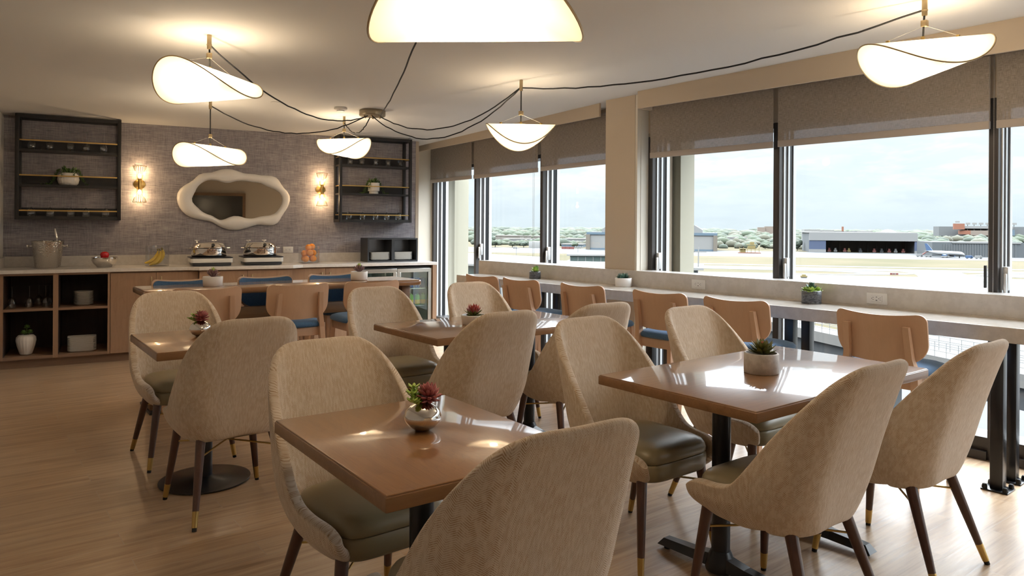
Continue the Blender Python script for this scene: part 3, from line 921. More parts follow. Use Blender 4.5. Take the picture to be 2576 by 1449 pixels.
for x0, x1, hx in ((2.522, 2.958, 2.93), (2.962, 3.398, 2.99)):
    bm = BM(); w = .045
    bx(bm, x0, x1, .008, .05, .102, .102 + w, .002); bx(bm, x0, x1, .008, .05, .848 - w, .848, .002)
    bx(bm, x0, x0 + w, .008, .05, .102 + w, .848 - w, .002); bx(bm, x1 - w, x1, .008, .05, .102 + w, .848 - w, .002)
    d = link('door', bm, M['steel'], fr, angle=20)
    bm = BM(); bx(bm, x0 + w, x1 - w, .026, .032, .102 + w, .848 - w); link('glass_pane', bm, M['fridgeglass'], d, smooth=False)
    bm = BM(); lathe(bm, [(0, 0), (.012, 0), (.014, .01), (.010, .02), (0, .022)], 16); bmesh.ops.transform(bm, matrix=Matrix.Translation((hx, .008, .74)) @ Matrix.Rotation(PI / 2, 4, 'X'), verts=bm.verts)
    link('lock', bm, M['chrome'], d)
def can_bm(r, h, lid=True):
    bm = BM(); lathe(bm, [(0, .002), (r * .8, 0), (r, .008), (r, h - .012), (r * .84, h), (r * .8, h - .003), (0, h - .003)], 20); return bm
CAN = {'blue': simple('blue_can', (0.03, 0.12, 0.42), 0.25, metal=0.4), 'green': simple('green_can', (0.22, 0.5, 0.1), 0.3), 'yellow': simple('yellow_label', (0.75, 0.55, 0.06), 0.4),
       'red': simple('red_can', (0.55, 0.04, 0.08), 0.3), 'clear': simple('pale_bottle', (0.5, 0.6, 0.62), 0.2)}
k = 0
for row, z, kinds in ((0, .606, ('clear', 'green', 'clear', 'blue', 'blue', 'green', 'blue', 'blue', 'blue', 'blue')), (1, .40, ('green', 'green', 'red', 'green', 'green', 'red', 'red', 'green', 'green', 'green'))):
    for i, kd in enumerate(kinds):
        x = 2.60 + i * .078 + (.04 if i > 4 else 0)
        nm, lb = {('clear', 0): ('drink_bottle', 'pale drink bottle standing on the upper wire shelf of the drinks cooler'), ('green', 0): ('drink_can', 'green drink can among the blue ones on the upper wire shelf of the cooler'),
                  ('blue', 0): ('drink_can', 'blue drink can on the upper wire shelf of the drinks cooler'), ('green', 1): ('juice_bottle', 'green and yellow juice bottle on the lower wire shelf of the drinks cooler'),
                  ('red', 1): ('drink_can', 'red drink can on the lower wire shelf of the drinks cooler')}[(kd, row)]
        t = thing(nm, lb, 'drink', BF @ T(x, .13 + .02 * (i % 2), z), lb.split(' on ')[0].split(' among ')[0].split(' standing ')[0] + 's in the drinks cooler')
        link('body', can_bm(.033, .122), CAN[kd], t)
        if kd == 'green' and row:
            bm = BM(); lathe(bm, [(.0336, .012), (.0336, .062)], 20); link('label_band', bm, CAN['yellow'], t)
            bm = BM(); lathe(bm, [(.012, .12), (.012, .137), (0, .137)], 14); link('cap', bm, CAN['green'], t)

# ------------------------------------------------------------------ wine glasses
def wineglass_bm(H=.205, r=.038, mouth=.029):
    bm = BM(); th = .0013
    out = [(.031, 0), (.031, .0015), (.006, .006), (.0036, .014), (.0034, H * .46), (.010, H * .50), (r * .8, H * .62), (r, H * .75), (r * .93, H * .88), (mouth, H)]
    inn = [(mouth - th, H), (r * .93 - th, H * .88), (r - th, H * .75), (r * .8 - th, H * .625), (.008, H * .515), (0, H * .505)]
    lathe(bm, [(0, 0)] + out + inn, 26)
    return bm
g0 = link('wine_glass', wineglass_bm(), M['crystal'], angle=60)
ORD = ('first', 'second', 'third', 'fourth', 'fifth')
gfirst = True
def put_glass(x, y, z, lab, grp):
    global gfirst
    o = g0 if gfirst else g0.copy()
    if not gfirst: COL.objects.link(o)
    gfirst = False
    o.matrix_local = BF @ T(x, y, z + .205) @ Matrix.Rotation(PI, 4, 'X')
    tag(o, lab, 'wine glass', grp)

# ------------------------------------------------------------------ black wall shelves with brass rails
def wall_shelf(x0, lab, side, xs_top, xs_bot):
    W, z0, z1 = .905, 1.392, 2.418
    y0, y1 = .33, .578
    s = plain('wall_shelf', lab, 'shelf', BF @ Matrix.Translation((x0, 0, 0)), 'black wall shelves')
    b = .034
    for x in (0, W - b):
        for y in (y0, y1 - b):
            bm = BM(); bx(bm, x, x + b, y, y + b, z0, z1, .002); link('upright', bm, M['black'], s)
    for z in (z0, z1 - b):
        bm = BM()
        for y in (y0, y1 - b): bx(bm, b, W - b, y, y + b, z, z + b)
        for x in (0, W - b): bx(bm, x, x + b, y0 + b, y1 - b, z, z + b)
        link('end_frame', bm, M['black'], s)
    for zt in (2.078, 1.738, 1.412):
        bm = BM(); bx(bm, .01, W - .01, y0 + .012, y1 - b, zt - .02, zt); bx(bm, .01, W - .01, y1 - .022, y1 - .004, zt, zt + .10)
        link('shelf_board', bm, M['black'], s)
    for zr in (2.168, 1.826, 1.481):
        bm = BM(); bx(bm, .006, W - .006, y0 + .012, y0 + .018, zr - .006, zr + .006); bx(bm, .010, .016, y0 + .018, y1 - .04, zr - .006, zr + .006); bx(bm, W - .016, W - .010, y0 + .018, y1 - .04, zr - .006, zr + .006)
        link('rail', bm, M['brass'], s)
    for row, (z, xs) in (('top', (2.079, xs_top)), ('bottom', (1.413, xs_bot))):
        for i, x in enumerate(xs):
            put_glass(x, .445, z, '%s upturned wine glass from the left, %s board of the %s black wall shelf' % (ORD[i], row, side), 'wine glasses on the %s wall shelf' % side)
    return s
wall_shelf(-.808, 'black wall shelf with brass rails in the left corner of the wallpapered wall', 'left-hand', (-.68, -.53, -.354, -.216, -.061), (-.682, -.523, -.347, -.215, -.042))
wall_shelf(2.357, 'black wall shelf with brass rails between the right sconce and the windows', 'right-hand', (2.517, 2.663, 2.837, 2.994, 3.154), (2.507, 2.673, 2.837, 2.979, 3.128))
for i, (x, y) in enumerate(((-.80, .10), (-.665, .12), (-.60, .27), (-.535, .13), (-.51, .30))):
    put_glass(x, y, .557, ('upturned wine glass in the open cabinet, nearest its left side', 'upturned wine glass in the middle of the cabinet compartment, front row', 'upturned wine glass half hidden behind the middle glass in the open cabinet',
              'upturned wine glass in the cabinet front row, nearest the divider', 'upturned wine glass at the back of the cabinet beside the divider')[i], 'wine glasses in the open cabinet')

# ------------------------------------------------------------------ trailing plants on the shelves
def leaf_bm(bm, p, d, L, w, mi=0, th=.25):
    d = Vector(d).normalized(); p = Vector(p)
    s = d.cross(Vector((0, 0, 1)));
    if s.length < .05: s = d.orthogonal()
    s.normalize(); u = s.cross(d)
    pr = [(0, .25), (.25, .75), (.55, 1.0), (.8, .75), (1.0, .06)]
    rings = []
    for t, k in pr:
        c = p + d * (L * t) + u * (L * .12 * t * t)
        rings.append([bm.verts.new(c + s * (w * k * math.cos(a)) + u * (w * th * k * math.sin(a) * (1.0 if math.sin(a) < 0 else .5))) for a in [2 * PI * i / 6 for i in range(6)]])
    for a, b in zip(rings, rings[1:]):
        for i in range(6):
            j = (i + 1) % 6
            f = bm.faces.new((a[i], a[j], b[j], b[i])); f.material_index = mi
    f = bm.faces.new(rings[0][::-1]); f.material_index = mi
    f = bm.faces.new(rings[-1]); f.material_index = mi
def rosette(bm, c, layers, mi_of=lambda k: 0, th=.35, rng=None):
    """layers: (count, elevation deg, length, width, height, turn)"""
    rng = rng or rnd
    c = Vector(c)
    for k, (n, el, L, w, h, off) in enumerate(layers):
        for i in range(n):
            a = 2 * PI * (i + off) / n + rng.uniform(-.06, .06)
            e = R(el + rng.uniform(-5, 5))
            d = Vector((math.cos(a) * math.cos(e), math.sin(a) * math.cos(e), math.sin(e)))
            leaf_bm(bm, c + Vector((math.cos(a) * w * .5, math.sin(a) * w * .5, h)), d, L * rng.uniform(.9, 1.08), w, mi_of(k), th)
def trailing(name, lab, x, pot, r, spread, rng, cat='potted plant'):
    t = thing(name, lab, cat, BF @ T(x, .455, 1.739), 'trailing plants on the wall shelves')
    bm = BM()
    if pot == 'fluted':
        lathe(bm, [(0, 0), (r * .72, 0), (r * .9, .02), (r, .06), (r * .93, .10), (r * .7, .125), (r * .62, .12), (r * .6, .1), (0, .1)], 64, flute=lambda th, z: 1 + .022 * math.cos(20 * th))
    else:
        lathe(bm, [(0, 0), (r * .8, 0), (r * .8, .03), (r, .036), (r, .135), (r * .9, .135), (r * .88, .12), (0, .12)], 40)
    link('pot', bm, M['mattewhite'], t, angle=50)
    bm = BM()
    h = .118
    for i in range(46):
        a = rng.uniform(0, 2 * PI); rr_ = r * .75 * math.sqrt(rng.random())
        e = rng.uniform(.3, 1.3)
        leaf_bm(bm, (rr_ * math.cos(a), rr_ * math.sin(a), h + rng.uniform(0, .035)), (math.cos(a) * math.cos(e), math.sin(a) * math.cos(e), math.sin(e)), rng.uniform(.03, .055), .010)
    for a0, ln in spread:
        px, py, pz = r * .85 * math.cos(a0), r * .85 * math.sin(a0) * .9, h + .035
        vx, vy, vz = math.cos(a0) * .35, math.sin(a0) * .3, .1
        pts = []
        for k in range(ln):
            pts.append((px, py, pz))
            vz -= .28
            px += vx * .018; py += vy * .014; pz += max(vz, -1.1) * .013
            if pz < .006: pz = .006; vz = 0; vx *= 1.15
            for q in range(2):
                aa = rng.uniform(0, 2 * PI)
                leaf_bm(bm, (px, py, pz + .002), (math.cos(aa), math.sin(aa) * .7, rng.uniform(0.1, .7)), rng.uniform(.014, .022), .0065)
        if len(pts) > 1: tube(bm, pts, .0018, 5)
    link('foliage', bm, M['vine'], t, angle=60)
g_ = random.Random(3)
trailing('trailing_plant', 'trailing plant in a white ribbed round pot on the left black shelf', -.37, 'fluted', .095, [(3.3, 17), (3.0, 13), (3.7, 10), (-.15, 14), (.25, 11), (-.5, 10), (4.2, 8), (2.8, 20), (5.2, 7)], g_)
trailing('trailing_plant', 'trailing plant in a plain white pot on the right black shelf', 2.815, 'plain', .07, [(3.3, 17), (3.0, 13), (3.8, 14), (3.5, 18), (-.2, 18), (.3, 12), (4.0, 9), (2.8, 15)], g_)

# ------------------------------------------------------------------ mirror
MO = [0.603, 0.603, 0.584, 0.554, 0.538, 0.532, 0.52, 0.489, 0.442, 0.4, 0.376, 0.359, 0.341, 0.326, 0.316, 0.312, 0.315, 0.321, 0.328, 0.337, 0.345, 0.352, 0.358, 0.363, 0.368, 0.374, 0.385, 0.409, 0.439, 0.46, 0.47, 0.48, 0.505, 0.543, 0.577, 0.596, 0.6, 0.594, 0.582, 0.562, 0.535, 0.499, 0.456, 0.415, 0.383, 0.361, 0.35, 0.347, 0.347, 0.348, 0.347, 0.348, 0.349, 0.348, 0.348, 0.348, 0.346, 0.345, 0.347, 0.349, 0.352, 0.36, 0.374, 0.404, 0.455, 0.506, 0.534, 0.541, 0.546, 0.557, 0.575, 0.592]
MI = [0.518, 0.512, 0.494, 0.458, 0.411, 0.374, 0.353, 0.335, 0.307, 0.28, 0.264, 0.253, 0.243, 0.235, 0.228, 0.221, 0.213, 0.208, 0.203, 0.199, 0.196, 0.194, 0.196, 0.201, 0.211, 0.228, 0.255, 0.291, 0.328, 0.355, 0.375, 0.392, 0.407, 0.417, 0.423, 0.435, 0.448, 0.445, 0.423, 0.4, 0.382, 0.363, 0.34, 0.317, 0.302, 0.296, 0.291, 0.285, 0.269, 0.247, 0.224, 0.208, 0.197, 0.19, 0.188, 0.19, 0.192, 0.199, 0.21, 0.227, 0.245, 0.261, 0.279, 0.296, 0.312, 0.333, 0.368, 0.415, 0.457, 0.481, 0.498, 0.512]
mr = plain('wall_mirror', 'wide cloud-shaped mirror in a wavy white frame on the grey wallpaper', 'mirror', BF @ Matrix.Translation((1.235, WALLN - .003, 1.64)))
bm = BM()
n = 144; K = 12
def rad(L, i):
    a = (i / 2) % 72; j = int(a); f = a - j
    return L[j] * (1 - f) + L[(j + 1) % 72] * f
rings = []
for i in range(n):
    th = 2 * PI * i / n; ro, ri = rad(MO, i), rad(MI, i)
    mid, hw = (ro + ri) / 2, (ro - ri) / 2
    ring = [bm.verts.new((math.cos(th) * (mid + hw * math.cos(PI * q / K)), -.014 - math.sin(PI * q / K) * min(.055, hw * .62 + .012), math.sin(th) * (mid + hw * math.cos(PI * q / K)))) for q in range(K + 1)]
    ring.append(bm.verts.new((math.cos(th) * ri, 0, math.sin(th) * ri))); ring.append(bm.verts.new((math.cos(th) * ro, 0, math.sin(th) * ro)))
    rings.append(ring)
for i in range(n):
    a, b = rings[i], rings[(i + 1) % n]
    for q in range(len(a)):
        r2 = (q + 1) % len(a)
        bm.faces.new((a[q], b[q], b[r2], a[r2]))
bmesh.ops.recalc_face_normals(bm, faces=bm.faces)
link('frame', bm, M['mattewhite'], mr, angle=50)
bm = BM()
fr_ = [bm.verts.new((math.cos(2 * PI * i / n) * (rad(MI, i) + .008), -.010, math.sin(2 * PI * i / n) * (rad(MI, i) + .008))) for i in range(n)]
bk_ = [bm.verts.new((v.co.x, -.004, v.co.z)) for v in fr_]
bm.faces.new(fr_); bm.faces.new(bk_[::-1])
for i in range(n): bm.faces.new((fr_[i], bk_[i], bk_[(i + 1) % n], fr_[(i + 1) % n]))
bmesh.ops.recalc_face_normals(bm, faces=bm.faces)
link('glass', bm, M['mirror'], mr, smooth=False)

# ------------------------------------------------------------------ sconces
def sconce(x, lab):
    s = thing('wall_sconce', lab, 'wall lamp', BF @ Matrix.Translation((x, WALLN, 1.778)), 'brass wire sconces')
    bm = BM(); lathe(bm, [(0, 0), (.052, 0), (.056, .008), (.03, .016), (0, .018)], 40)
    bmesh.ops.transform(bm, matrix=Matrix.Rotation(PI / 2, 4, 'X') @ Matrix.Diagonal((1.05, .92, 1, 1)), verts=bm.verts); link('backplate', bm, M['brass'], s)
    bm = BM(); tube(bm, [(0, -.015, 0), (0, -.075, 0)], .013, 16); lathe(bm, [(0, -.055), (.016, -.055), (.019, -.02), (.019, .02), (.016, .055), (0, .055)], 20, (0, -.075, 0)); link('socket', bm, M['brass'], s)
    for sg in (-1, 1):
        bm = BM()
        for k in range(18):
            a = 2 * PI * k / 18; ca, sa = math.cos(a), math.sin(a)
            tube(bm, [(.026 * ca, -.075 + .026 * sa, sg * .05), (.034 * ca, -.075 + .034 * sa, sg * .10), (.066 * ca, -.075 + .066 * sa, sg * .192)], .0013, 4)
        for rr_, z in ((.026, .05), (.066, .192)):
            tube(bm, [(rr_ * math.cos(2 * PI * k / 32), -.075 + rr_ * math.sin(2 * PI * k / 32), sg * z) for k in range(33)], .0017, 5)
        link('wire_shade', bm, M['brass'], s)
        bm = BM(); ball(bm, (0, -.075, sg * .085), .017, sz=1.5, seg=14); link('bulb', bm, M['bulb'], s)
        ld = bpy.data.lights.new('sconce_light', 'POINT'); ld.energy = SCONCE_W; ld.color = (1.0, .66, .34); ld.shadow_soft_size = .02
        lo_ = bpy.data.objects.new('sconce_light', ld); COL.objects.link(lo_); lo_.parent = s; lo_.location = (0, -.075, sg * .125)
    return s
SCONCE_W = 3.0
sconce(.272, 'brass wire hourglass sconce left of the white cloud-shaped mirror')
sconce(2.198, 'brass wire hourglass sconce right of the white cloud-shaped mirror')

# ------------------------------------------------------------------ things on the worktop
ZC = .92
t = plain('ice_bucket', 'hammered steel ice bucket standing on the worktop at far left', 'bucket', BF @ T(-.53, .27, ZC))
bm = BM(); lathe(bm, [(0, 0), (.100, 0), (.105, .004), (.136, .255), (.140, .262), (.136, .266), (.132, .26), (.100, .01), (0, .008)], 56); link('body', bm, M['hammered'], t, angle=60)
for sx in (-1, 1):
    bm = BM(); lathe(bm, [(.008, 0), (.007, .02), (.016, .032), (.018, .04), (.010, .046), (0, .047)], 16)
    bmesh.ops.transform(bm, matrix=Matrix.Translation((sx * .128, 0, .215)) @ Matrix.Rotation(sx * PI / 2, 4, 'Y'), verts=bm.verts); link('knob', bm, M['chrome'], t)
t = plain('serving_scoop', 'bright steel scoop handle sticking up out of the ice bucket', 'scoop', BF @ T(-.53, .27, ZC))
bm = BM(); tube(bm, [(.03, .0, .02), (.062, .03, .18), (.075, .04, .275), (.066, .045, .33), (.058, .047, .385)], [.006, .006, .008, .012, .009], 10); link('handle', bm, M['chrome'], t)
bm = BM(); ball(bm, (.03, 0, .04), .03, 1, .8, 1.1); link('bowl', bm, M['chrome'], t)
t = plain('fruit_bowl', 'small polished steel bowl of red apples on the worktop', 'bowl', BF @ T(-.047, .25, ZC))
bm = BM(); lathe(bm, [(0, 0), (.062, 0), (.066, .004), (.10, .038), (.116, .07), (.119, .098), (.116, .099), (.112, .07), (.096, .042), (.06, .012), (0, .010)], 48); link('body', bm, M['chrome'], t, angle=60)
AP = [(-.045, -.03, .052), (.048, -.028, .05), (.0, .045, .055), (.002, -.005, .118)]
for i, (x, y, z) in enumerate(AP):
    a = thing('apple', ('red apple on the left in the steel bowl', 'red apple on the right in the steel bowl', 'red apple at the back of the steel bowl', 'red apple on top of the others in the steel bowl')[i], 'apple', BF @ T(-.047 + x, .25 + y, ZC + z), 'apples in the steel bowl')
    bm = BM(); lathe(bm, [(0, -.030), (.014, -.034), (.034, -.022), (.041, .004), (.036, .026), (.018, .036), (.006, .030), (0, .026)], 24); link('flesh', bm, M['apple'], a)
    bm = BM(); tube(bm, [(0, 0, .026), (.003, 0, .044)], .0018, 6); link('stem', bm, M['stem'], a)
t = plain('glass_jar', 'round clear glass jar holding yellow bananas', 'jar', BF @ T(.435, .30, ZC))
bm = BM(); lathe(bm, [(0, 0), (.110, 0), (.113, .004), (.113, .213), (.110, .214), (.108, .21), (.107, .014), (0, .012)], 48); link('body', bm, M['jar'], t, angle=50)
def banana(i, x, y, z, rz, tilt, lab):
    b = thing('banana', lab, 'banana', BF @ T(.435 + x, .30 + y, ZC + z) @ Matrix.Rotation(rz, 4, 'Z') @ Matrix.Rotation(tilt, 4, 'Y'), 'bananas in the round jar')
    pts, rd = [], []
    for k in range(11):
        a = -.75 + 1.5 * k / 10
        pts.append((.13 * math.sin(a), 0, .13 * (1 - math.cos(a)))); rd.append((.006, .012, .016, .018, .019, .019, .0185, .017, .014, .009, .006)[k])
    bm = BM(); tube(bm, pts, rd, 10); link('peel', bm, M['banana'], b)
    bm = BM(); tube(bm, [pts[-1], (pts[-1][0] + .012, 0, pts[-1][2] + .022)], .0055, 8); link('stem', bm, M['stem'], b)
banana(0, -.035, -.02, .07, .3, -.75, 'banana leaning at the left of the glass jar'); banana(1, .0, -.05, .065, .15, -.95, 'banana in front in the middle of the glass jar')
banana(2, .04, .0, .075, -.1, -1.05, 'banana standing at the right of the glass jar'); banana(3, .02, .05, .07, .2, -.9, 'banana behind the others in the glass jar')
def chafer(x, lab, lab2):
    b = plain('induction_warmer', lab2, 'food warmer', BF @ T(x, .2, ZC), 'buffet warmers')
    bm = BM(); bx(bm, -.185, .19, -.17, .18, .004, .034, .004); link('foot', bm, M['charcoal'], b)
    bm = BM(); prism(bm, rr(.205, .19, .03), .036, .082, 0, .004); link('body', bm, M['white'], b, angle=40)
    bm = BM(); prism(bm, rr(.208, .193, .03), .083, .092, 0, .002); link('hob_plate', bm, M['blackgloss'], b)
    d = plain('chafing_dish', lab, 'serving dish', BF @ T(x - .01, .2, ZC + .094), 'chafing dishes')
    bm = BM(); lathe(bm, [(0, 0), (.168, 0), (.172, .006), (.175, .012)], 64); link('base_ring', bm, M['blackgloss'], d)
    bm = BM(); lathe(bm, [(0, .012), (.170, .012), (.175, .02), (.176, .088), (.180, .092), (.176, .094), (0, .094)], 72); link('pan', bm, M['chrome'], d, angle=40)
    bm = BM(); lathe(bm, [(.177, .095), (.178, .100), (.166, .112), (.150, .138), (.132, .146), (.09, .154), (0, .158)], 72); link('lid', bm, M['chrome'], d, angle=40)
    bm = BM(); lathe(bm, [(0, 0), (.013, 0), (.009, .012), (.018, .02), (.014, .028), (0, .03)], 18)
    bmesh.ops.transform(bm, matrix=Matrix.Translation((.02, -.158, .118)) @ Matrix.Rotation(R(65), 4, 'X'), verts=bm.verts); link('lid_knob', bm, M['black'], d)
    for xx in (-.11, .06):
        bm = BM(); bx(bm, xx - .026, xx + .026, .09, .13, .165, .173, .003); bx(bm, xx - .008, xx + .008, .10, .12, .14, .165); link('hinge_tab', bm, M['steel'], d)
    for sx in (-1, 1):
        bm = BM(); tube(bm, [(sx * .174, -.04, .09), (sx * .20, -.035, .092), (sx * .20, .035, .092), (sx * .174, .04, .09)], .005, 8); link('handle', bm, M['chrome'], d)
chafer(.935, 'left round chrome chafing dish with a domed lid, nearer the banana jar', 'white warming plate under the left chafing dish')
chafer(1.455, 'right round chrome chafing dish with a domed lid, nearer the orange jar', 'white warming plate under the right chafing dish')
t = plain('square_glass_jar', 'square clear glass jar heaped with oranges', 'jar', BF @ T(2.0, .30, ZC))
bm = BM()
prism(bm, rr(.098, .098, .012, 4), 0, .012)
for x0, x1, y0, y1 in ((-.098, -.092, -.098, .098), (.092, .098, -.098, .098), (-.092, .092, -.098, -.092), (-.092, .092, .092, .098)): bx(bm, x0, x1, y0, y1, .012, .198)
link('body', bm, M['jar'], t, smooth=False)
OR = [(-.05, -.05, .05, 'bottom left front'), (.045, -.045, .052, 'bottom right front'), (-.045, .045, .05, 'bottom left back'), (.05, .048, .05, 'bottom right back'), (-.06, -.01, .112, 'middle left'),
      (.0, -.05, .118, 'middle front'), (.055, .0, .116, 'middle right'), (-.005, .05, .117, 'middle back'), (-.01, -.02, .178, 'top left'), (.045, .03, .185, 'top right')]
for x, y, z, w in OR:
    a = thing('orange', 'orange at the %s of the heap in the square glass jar' % w, 'orange', BF @ T(2.0 + x * .9, .30 + y * .9, ZC + z), 'oranges in the square jar')
    bm = BM(); ball(bm, (0, 0, 0), .037, seg=24, rings=14); link('peel', bm, M['orange'], a)
    bm = BM(); ball(bm, (0, 0, .036), .004, seg=8, rings=5); link('stem_end', bm, M['stem'], a)
# black box organiser with plates
t = plain('plate_organizer', 'black two-bay box organiser holding stacked square plates beside the windows', 'organizer', BF @ T(2.67, .33, ZC))
w = .315
bm = BM()
for x0 in (0.0, w):
    bx(bm, x0, x0 + .018, -.11, .17, 0, .285); bx(bm, x0 + w - .018, x0 + w, -.11, .17, 0, .285)
    bx(bm, x0 + .018, x0 + w - .018, -.11, .17, 0, .018); bx(bm, x0 + .018, x0 + w - .018, -.11, .17, .267, .285)
link('box', bm, M['charcoal'], t, smooth=False)
for x0 in (.018, w + .018):
    bm = BM(); bx(bm, x0, x0 + w - .036, .15, .165, .018, .267); link('back_panel', bm, simple('satin_dark_steel', (.14, .15, .17), .3, metal=.9), t, smooth=False)
def sqplate(w, d, h):
    bm = BM(); lathe(bm, [(0, 0), (.78, 0), (.99, h), (1.0, h + .002), (.97, h + .002), (.76, .004), (0, .004)], 32, ex=9, a=w, b=d); return bm
p0 = None
NUM = ('lowest', 'second from the bottom', 'third from the bottom', 'fourth from the bottom', 'fifth from the bottom', 'sixth from the bottom', 'seventh from the bottom', 'eighth from the bottom', 'ninth from the bottom', 'tenth from the bottom', 'eleventh from the bottom', 'topmost')
def nth(i, n): return 'topmost' if i == n - 1 else NUM[i]
for b_, (bx0, side) in enumerate(((.165, 'left'), (.45, 'right'))):
    for i in range(9):
        if p0 is None: p0 = o = link('square_plate', sqplate(.122, .095, .012), M['white'], angle=50)
        else: o = p0.copy(); COL.objects.link(o)
        o.matrix_local = BF @ T(2.67 + bx0, .33, ZC + .0185 + .0105 * i)
        tag(o, 'white square plate, %s in the %s bay of the black organiser' % (nth(i, 9), side), 'plate', 'square plates in the black organiser')
# plates and vase in the open cabinet
p0 = None
for i in range(11):
    if p0 is None:
        bm = BM(); lathe(bm, [(0, 0), (.055, 0), (.06, .003), (.083, .012), (.085, .014), (.081, .014), (.056, .006), (0, .005)], 48); p0 = o = link('round_plate', bm, M['white'], angle=50)
    else: o = p0.copy(); COL.objects.link(o)
    o.matrix_local = BF @ T(-.223, .16, .557 + .0122 * i)
    tag(o, 'small round white plate, %s of the upper cabinet stack' % nth(i, 11), 'plate', 'round plates in the open cabinet')
p0 = None
for i in range(12):
    if p0 is None: p0 = o = link('rectangular_plate', sqplate(.122, .075, .013), M['white'], angle=50)
    else: o = p0.copy(); COL.objects.link(o)
    o.matrix_local = BF @ T(-.233, .12, .113 + .0118 * i)
    tag(o, 'rectangular white plate, %s of the lower cabinet stack' % nth(i, 12), 'plate', 'rectangular plates in the open cabinet')
t = plain('fluted_vase', 'white fluted vase with three green succulent heads in the lower left cabinet compartment', 'vase', BF @ T(-.69, .12, .113))
bm = BM(); lathe(bm, [(0, 0), (.042, 0), (.05, .01), (.072, .085), (.081, .135), (.078, .165), (.060, .185), (.036, .19), (.032, .186), (.03, .17), (0, .165)], 72, flute=lambda th, z: 1 + (.03 * abs(math.cos(9 * th)) if z > .005 else 0)); link('body', bm, M['mattewhite'], t, angle=60)
for i, (x, y, z) in enumerate(((-.018, -.02, .215), (.032, -.015, .218), (.008, .0, .262))):
    bm = BM()
    rosette(bm, (x, y, z - .01), [(8, 5, .026, .010, 0, 0), (8, 35, .024, .010, .006, .5), (6, 60, .02, .009, .012, 0)], th=.4)
    tube(bm, [(0, 0, .16), (x, y, z)], .004, 6); link('succulent_head', bm, M['green'], t, angle=60)
# ------------------------------------------------------------------ small potted plants
g_ = random.Random(11)
def pot_plant(name, lab, mat, r, h, potmat, kind, grp=None, taper=1.0):
    t = thing(name, lab, 'potted plant', mat, grp)
    bm = BM(); lathe(bm, [(0, 0), (r * taper - .003, 0), (r * taper, .003), (r, h - .003), (r - .003, h), (r - .008, h), (r - .010, h - .004), (r - .011, h - .018), (0, h - .018)], 56); link('pot', bm, potmat, t, angle=50)
    bm = BM(); lathe(bm, [(0, h - .0175), (r - .0115, h - .0175), (0, h - .012)], 24); link('soil', bm, M['soil'], t)
    def plant(layers, m, c=(0, 0, h - .012), th=.35, mi=lambda k: 0):
        bm = BM(); rosette(bm, c, layers, mi, th, g_); link('succulent', bm, m, t, angle=60)
    if kind == 'agave':
        plant([(9, 14, .062, .011, .004, 0), (10, 26, .06, .011, .008, .5), (9, 46, .058, .010, .012, .2), (7, 62, .05, .009, .016, .6), (4, 78, .036, .007, .02, .1)], [M['olive'], M['redleaf']], (.008, 0, h - .010), .45, lambda k: 1 if k == 4 else 0)
    elif kind == 'redspike':
        plant([(10, 8, .045, .011, .004, 0), (11, 22, .060, .008, .008, .5), (11, 40, .066, .007, .012, .2), (10, 56, .066, .007, .016, .6), (7, 72, .056, .006, .02, .1)], [M['olive'], M['redleaf'], M['rose']], (0, 0, h - .010), .6, lambda k: (0, 0, 2, 1, 1)[k])
    elif kind == 'mauve':
        plant([(11, 32, .062, .009, .004, 0), (11, 46, .064, .009, .008, .5), (9, 60, .062, .009, .012, .2), (6, 76, .064, .008, .016, .6)], [M['mauve'], M['lime']], (0, 0, h - .010), .45, lambda k: 1 if k == 3 else 0)
    elif kind == 'spiky':
        bm = BM()
        for x in (-.035, 0, .035):
            rosette(bm, (x, g_.uniform(-.015, .015), h - .012), [(8, 40, .048, .007, 0, 0), (7, 62, .05, .007, .004, .5)], lambda k: 0, .5, g_)
        link('succulent', bm, M['darkgreen'], t, angle=60)
    elif kind == 'echeveria':
        bm = BM()
        for x, y, s in ((-.03, -.01, 1), (.035, -.02, .9), (.02, .03, .9), (-.02, .03, .8)):
            rosette(bm, (x, y, h - .008), [(8, 10, .04 * s, .011, 0, 0), (8, 34, .036 * s, .010, .006, .5), (6, 58, .03 * s, .009, .01, 0)], lambda k: 0, .4, g_)
        rosette(bm, (0, 0, h), [(8, 50, .05, .011, .0, 0), (6, 72, .048, .010, .01, .5)], lambda k: 1, .4, g_)
        link('succulent', bm, [M['lime'], M['darkgreen']], t, angle=60)
    elif kind == 'grass':
        bm = BM()
        rosette(bm, (0, 0, h - .01), [(12, 22, .052, .008, 0, 0), (12, 45, .05, .008, .006, .5), (9, 66, .05, .008, .01, 0)], lambda k: 0, .4, g_)
        rosette(bm, (.02, 0, h), [(6, 75, .055, .010, 0, 0)], lambda k: 1, .4, g_)
        link('succulent', bm, [M['lime'], M['green']], t, angle=60)
    return t
pot_plant('succulent_pot', 'olive-green succulent with a red heart in a low pale concrete pot', T(2.675, 1.78, .755), .070, .084, M['concrete'], 'agave')
pot_plant('succulent_pot', 'red and green spiky succulent in a low white pot on the middle table', T(2.536, 3.70, .755), .077, .058, M['mattewhite'], 'redspike', None, .9)
pot_plant('succulent_pot', 'mauve succulent in a white pot on the left half of the high table', T(1.575, 5.84, .885), .073, .073, M['mattewhite'], 'mauve', 'white pots on the high table', .97)
pot_plant('succulent_pot', 'mauve succulent in a white pot on the right half of the high table', T(2.785, 5.82, .885), .073, .073, M['mattewhite'], 'mauve', 'white pots on the high table', .97)
pot_plant('succulent_pot', 'light green succulent in a small dark marble pot at the far bar end', WF @ T(-.30, 5.40, .86), .055, .068, M['darkmarble'], 'grass', 'pots on the window bar')
pot_plant('succulent_pot', 'dark green spiky succulent in a white pot on the window bar before the pillar', WF @ T(-.30, 4.29, .86), .070, .072, M['mattewhite'], 'spiky', 'pots on the window bar', .95)
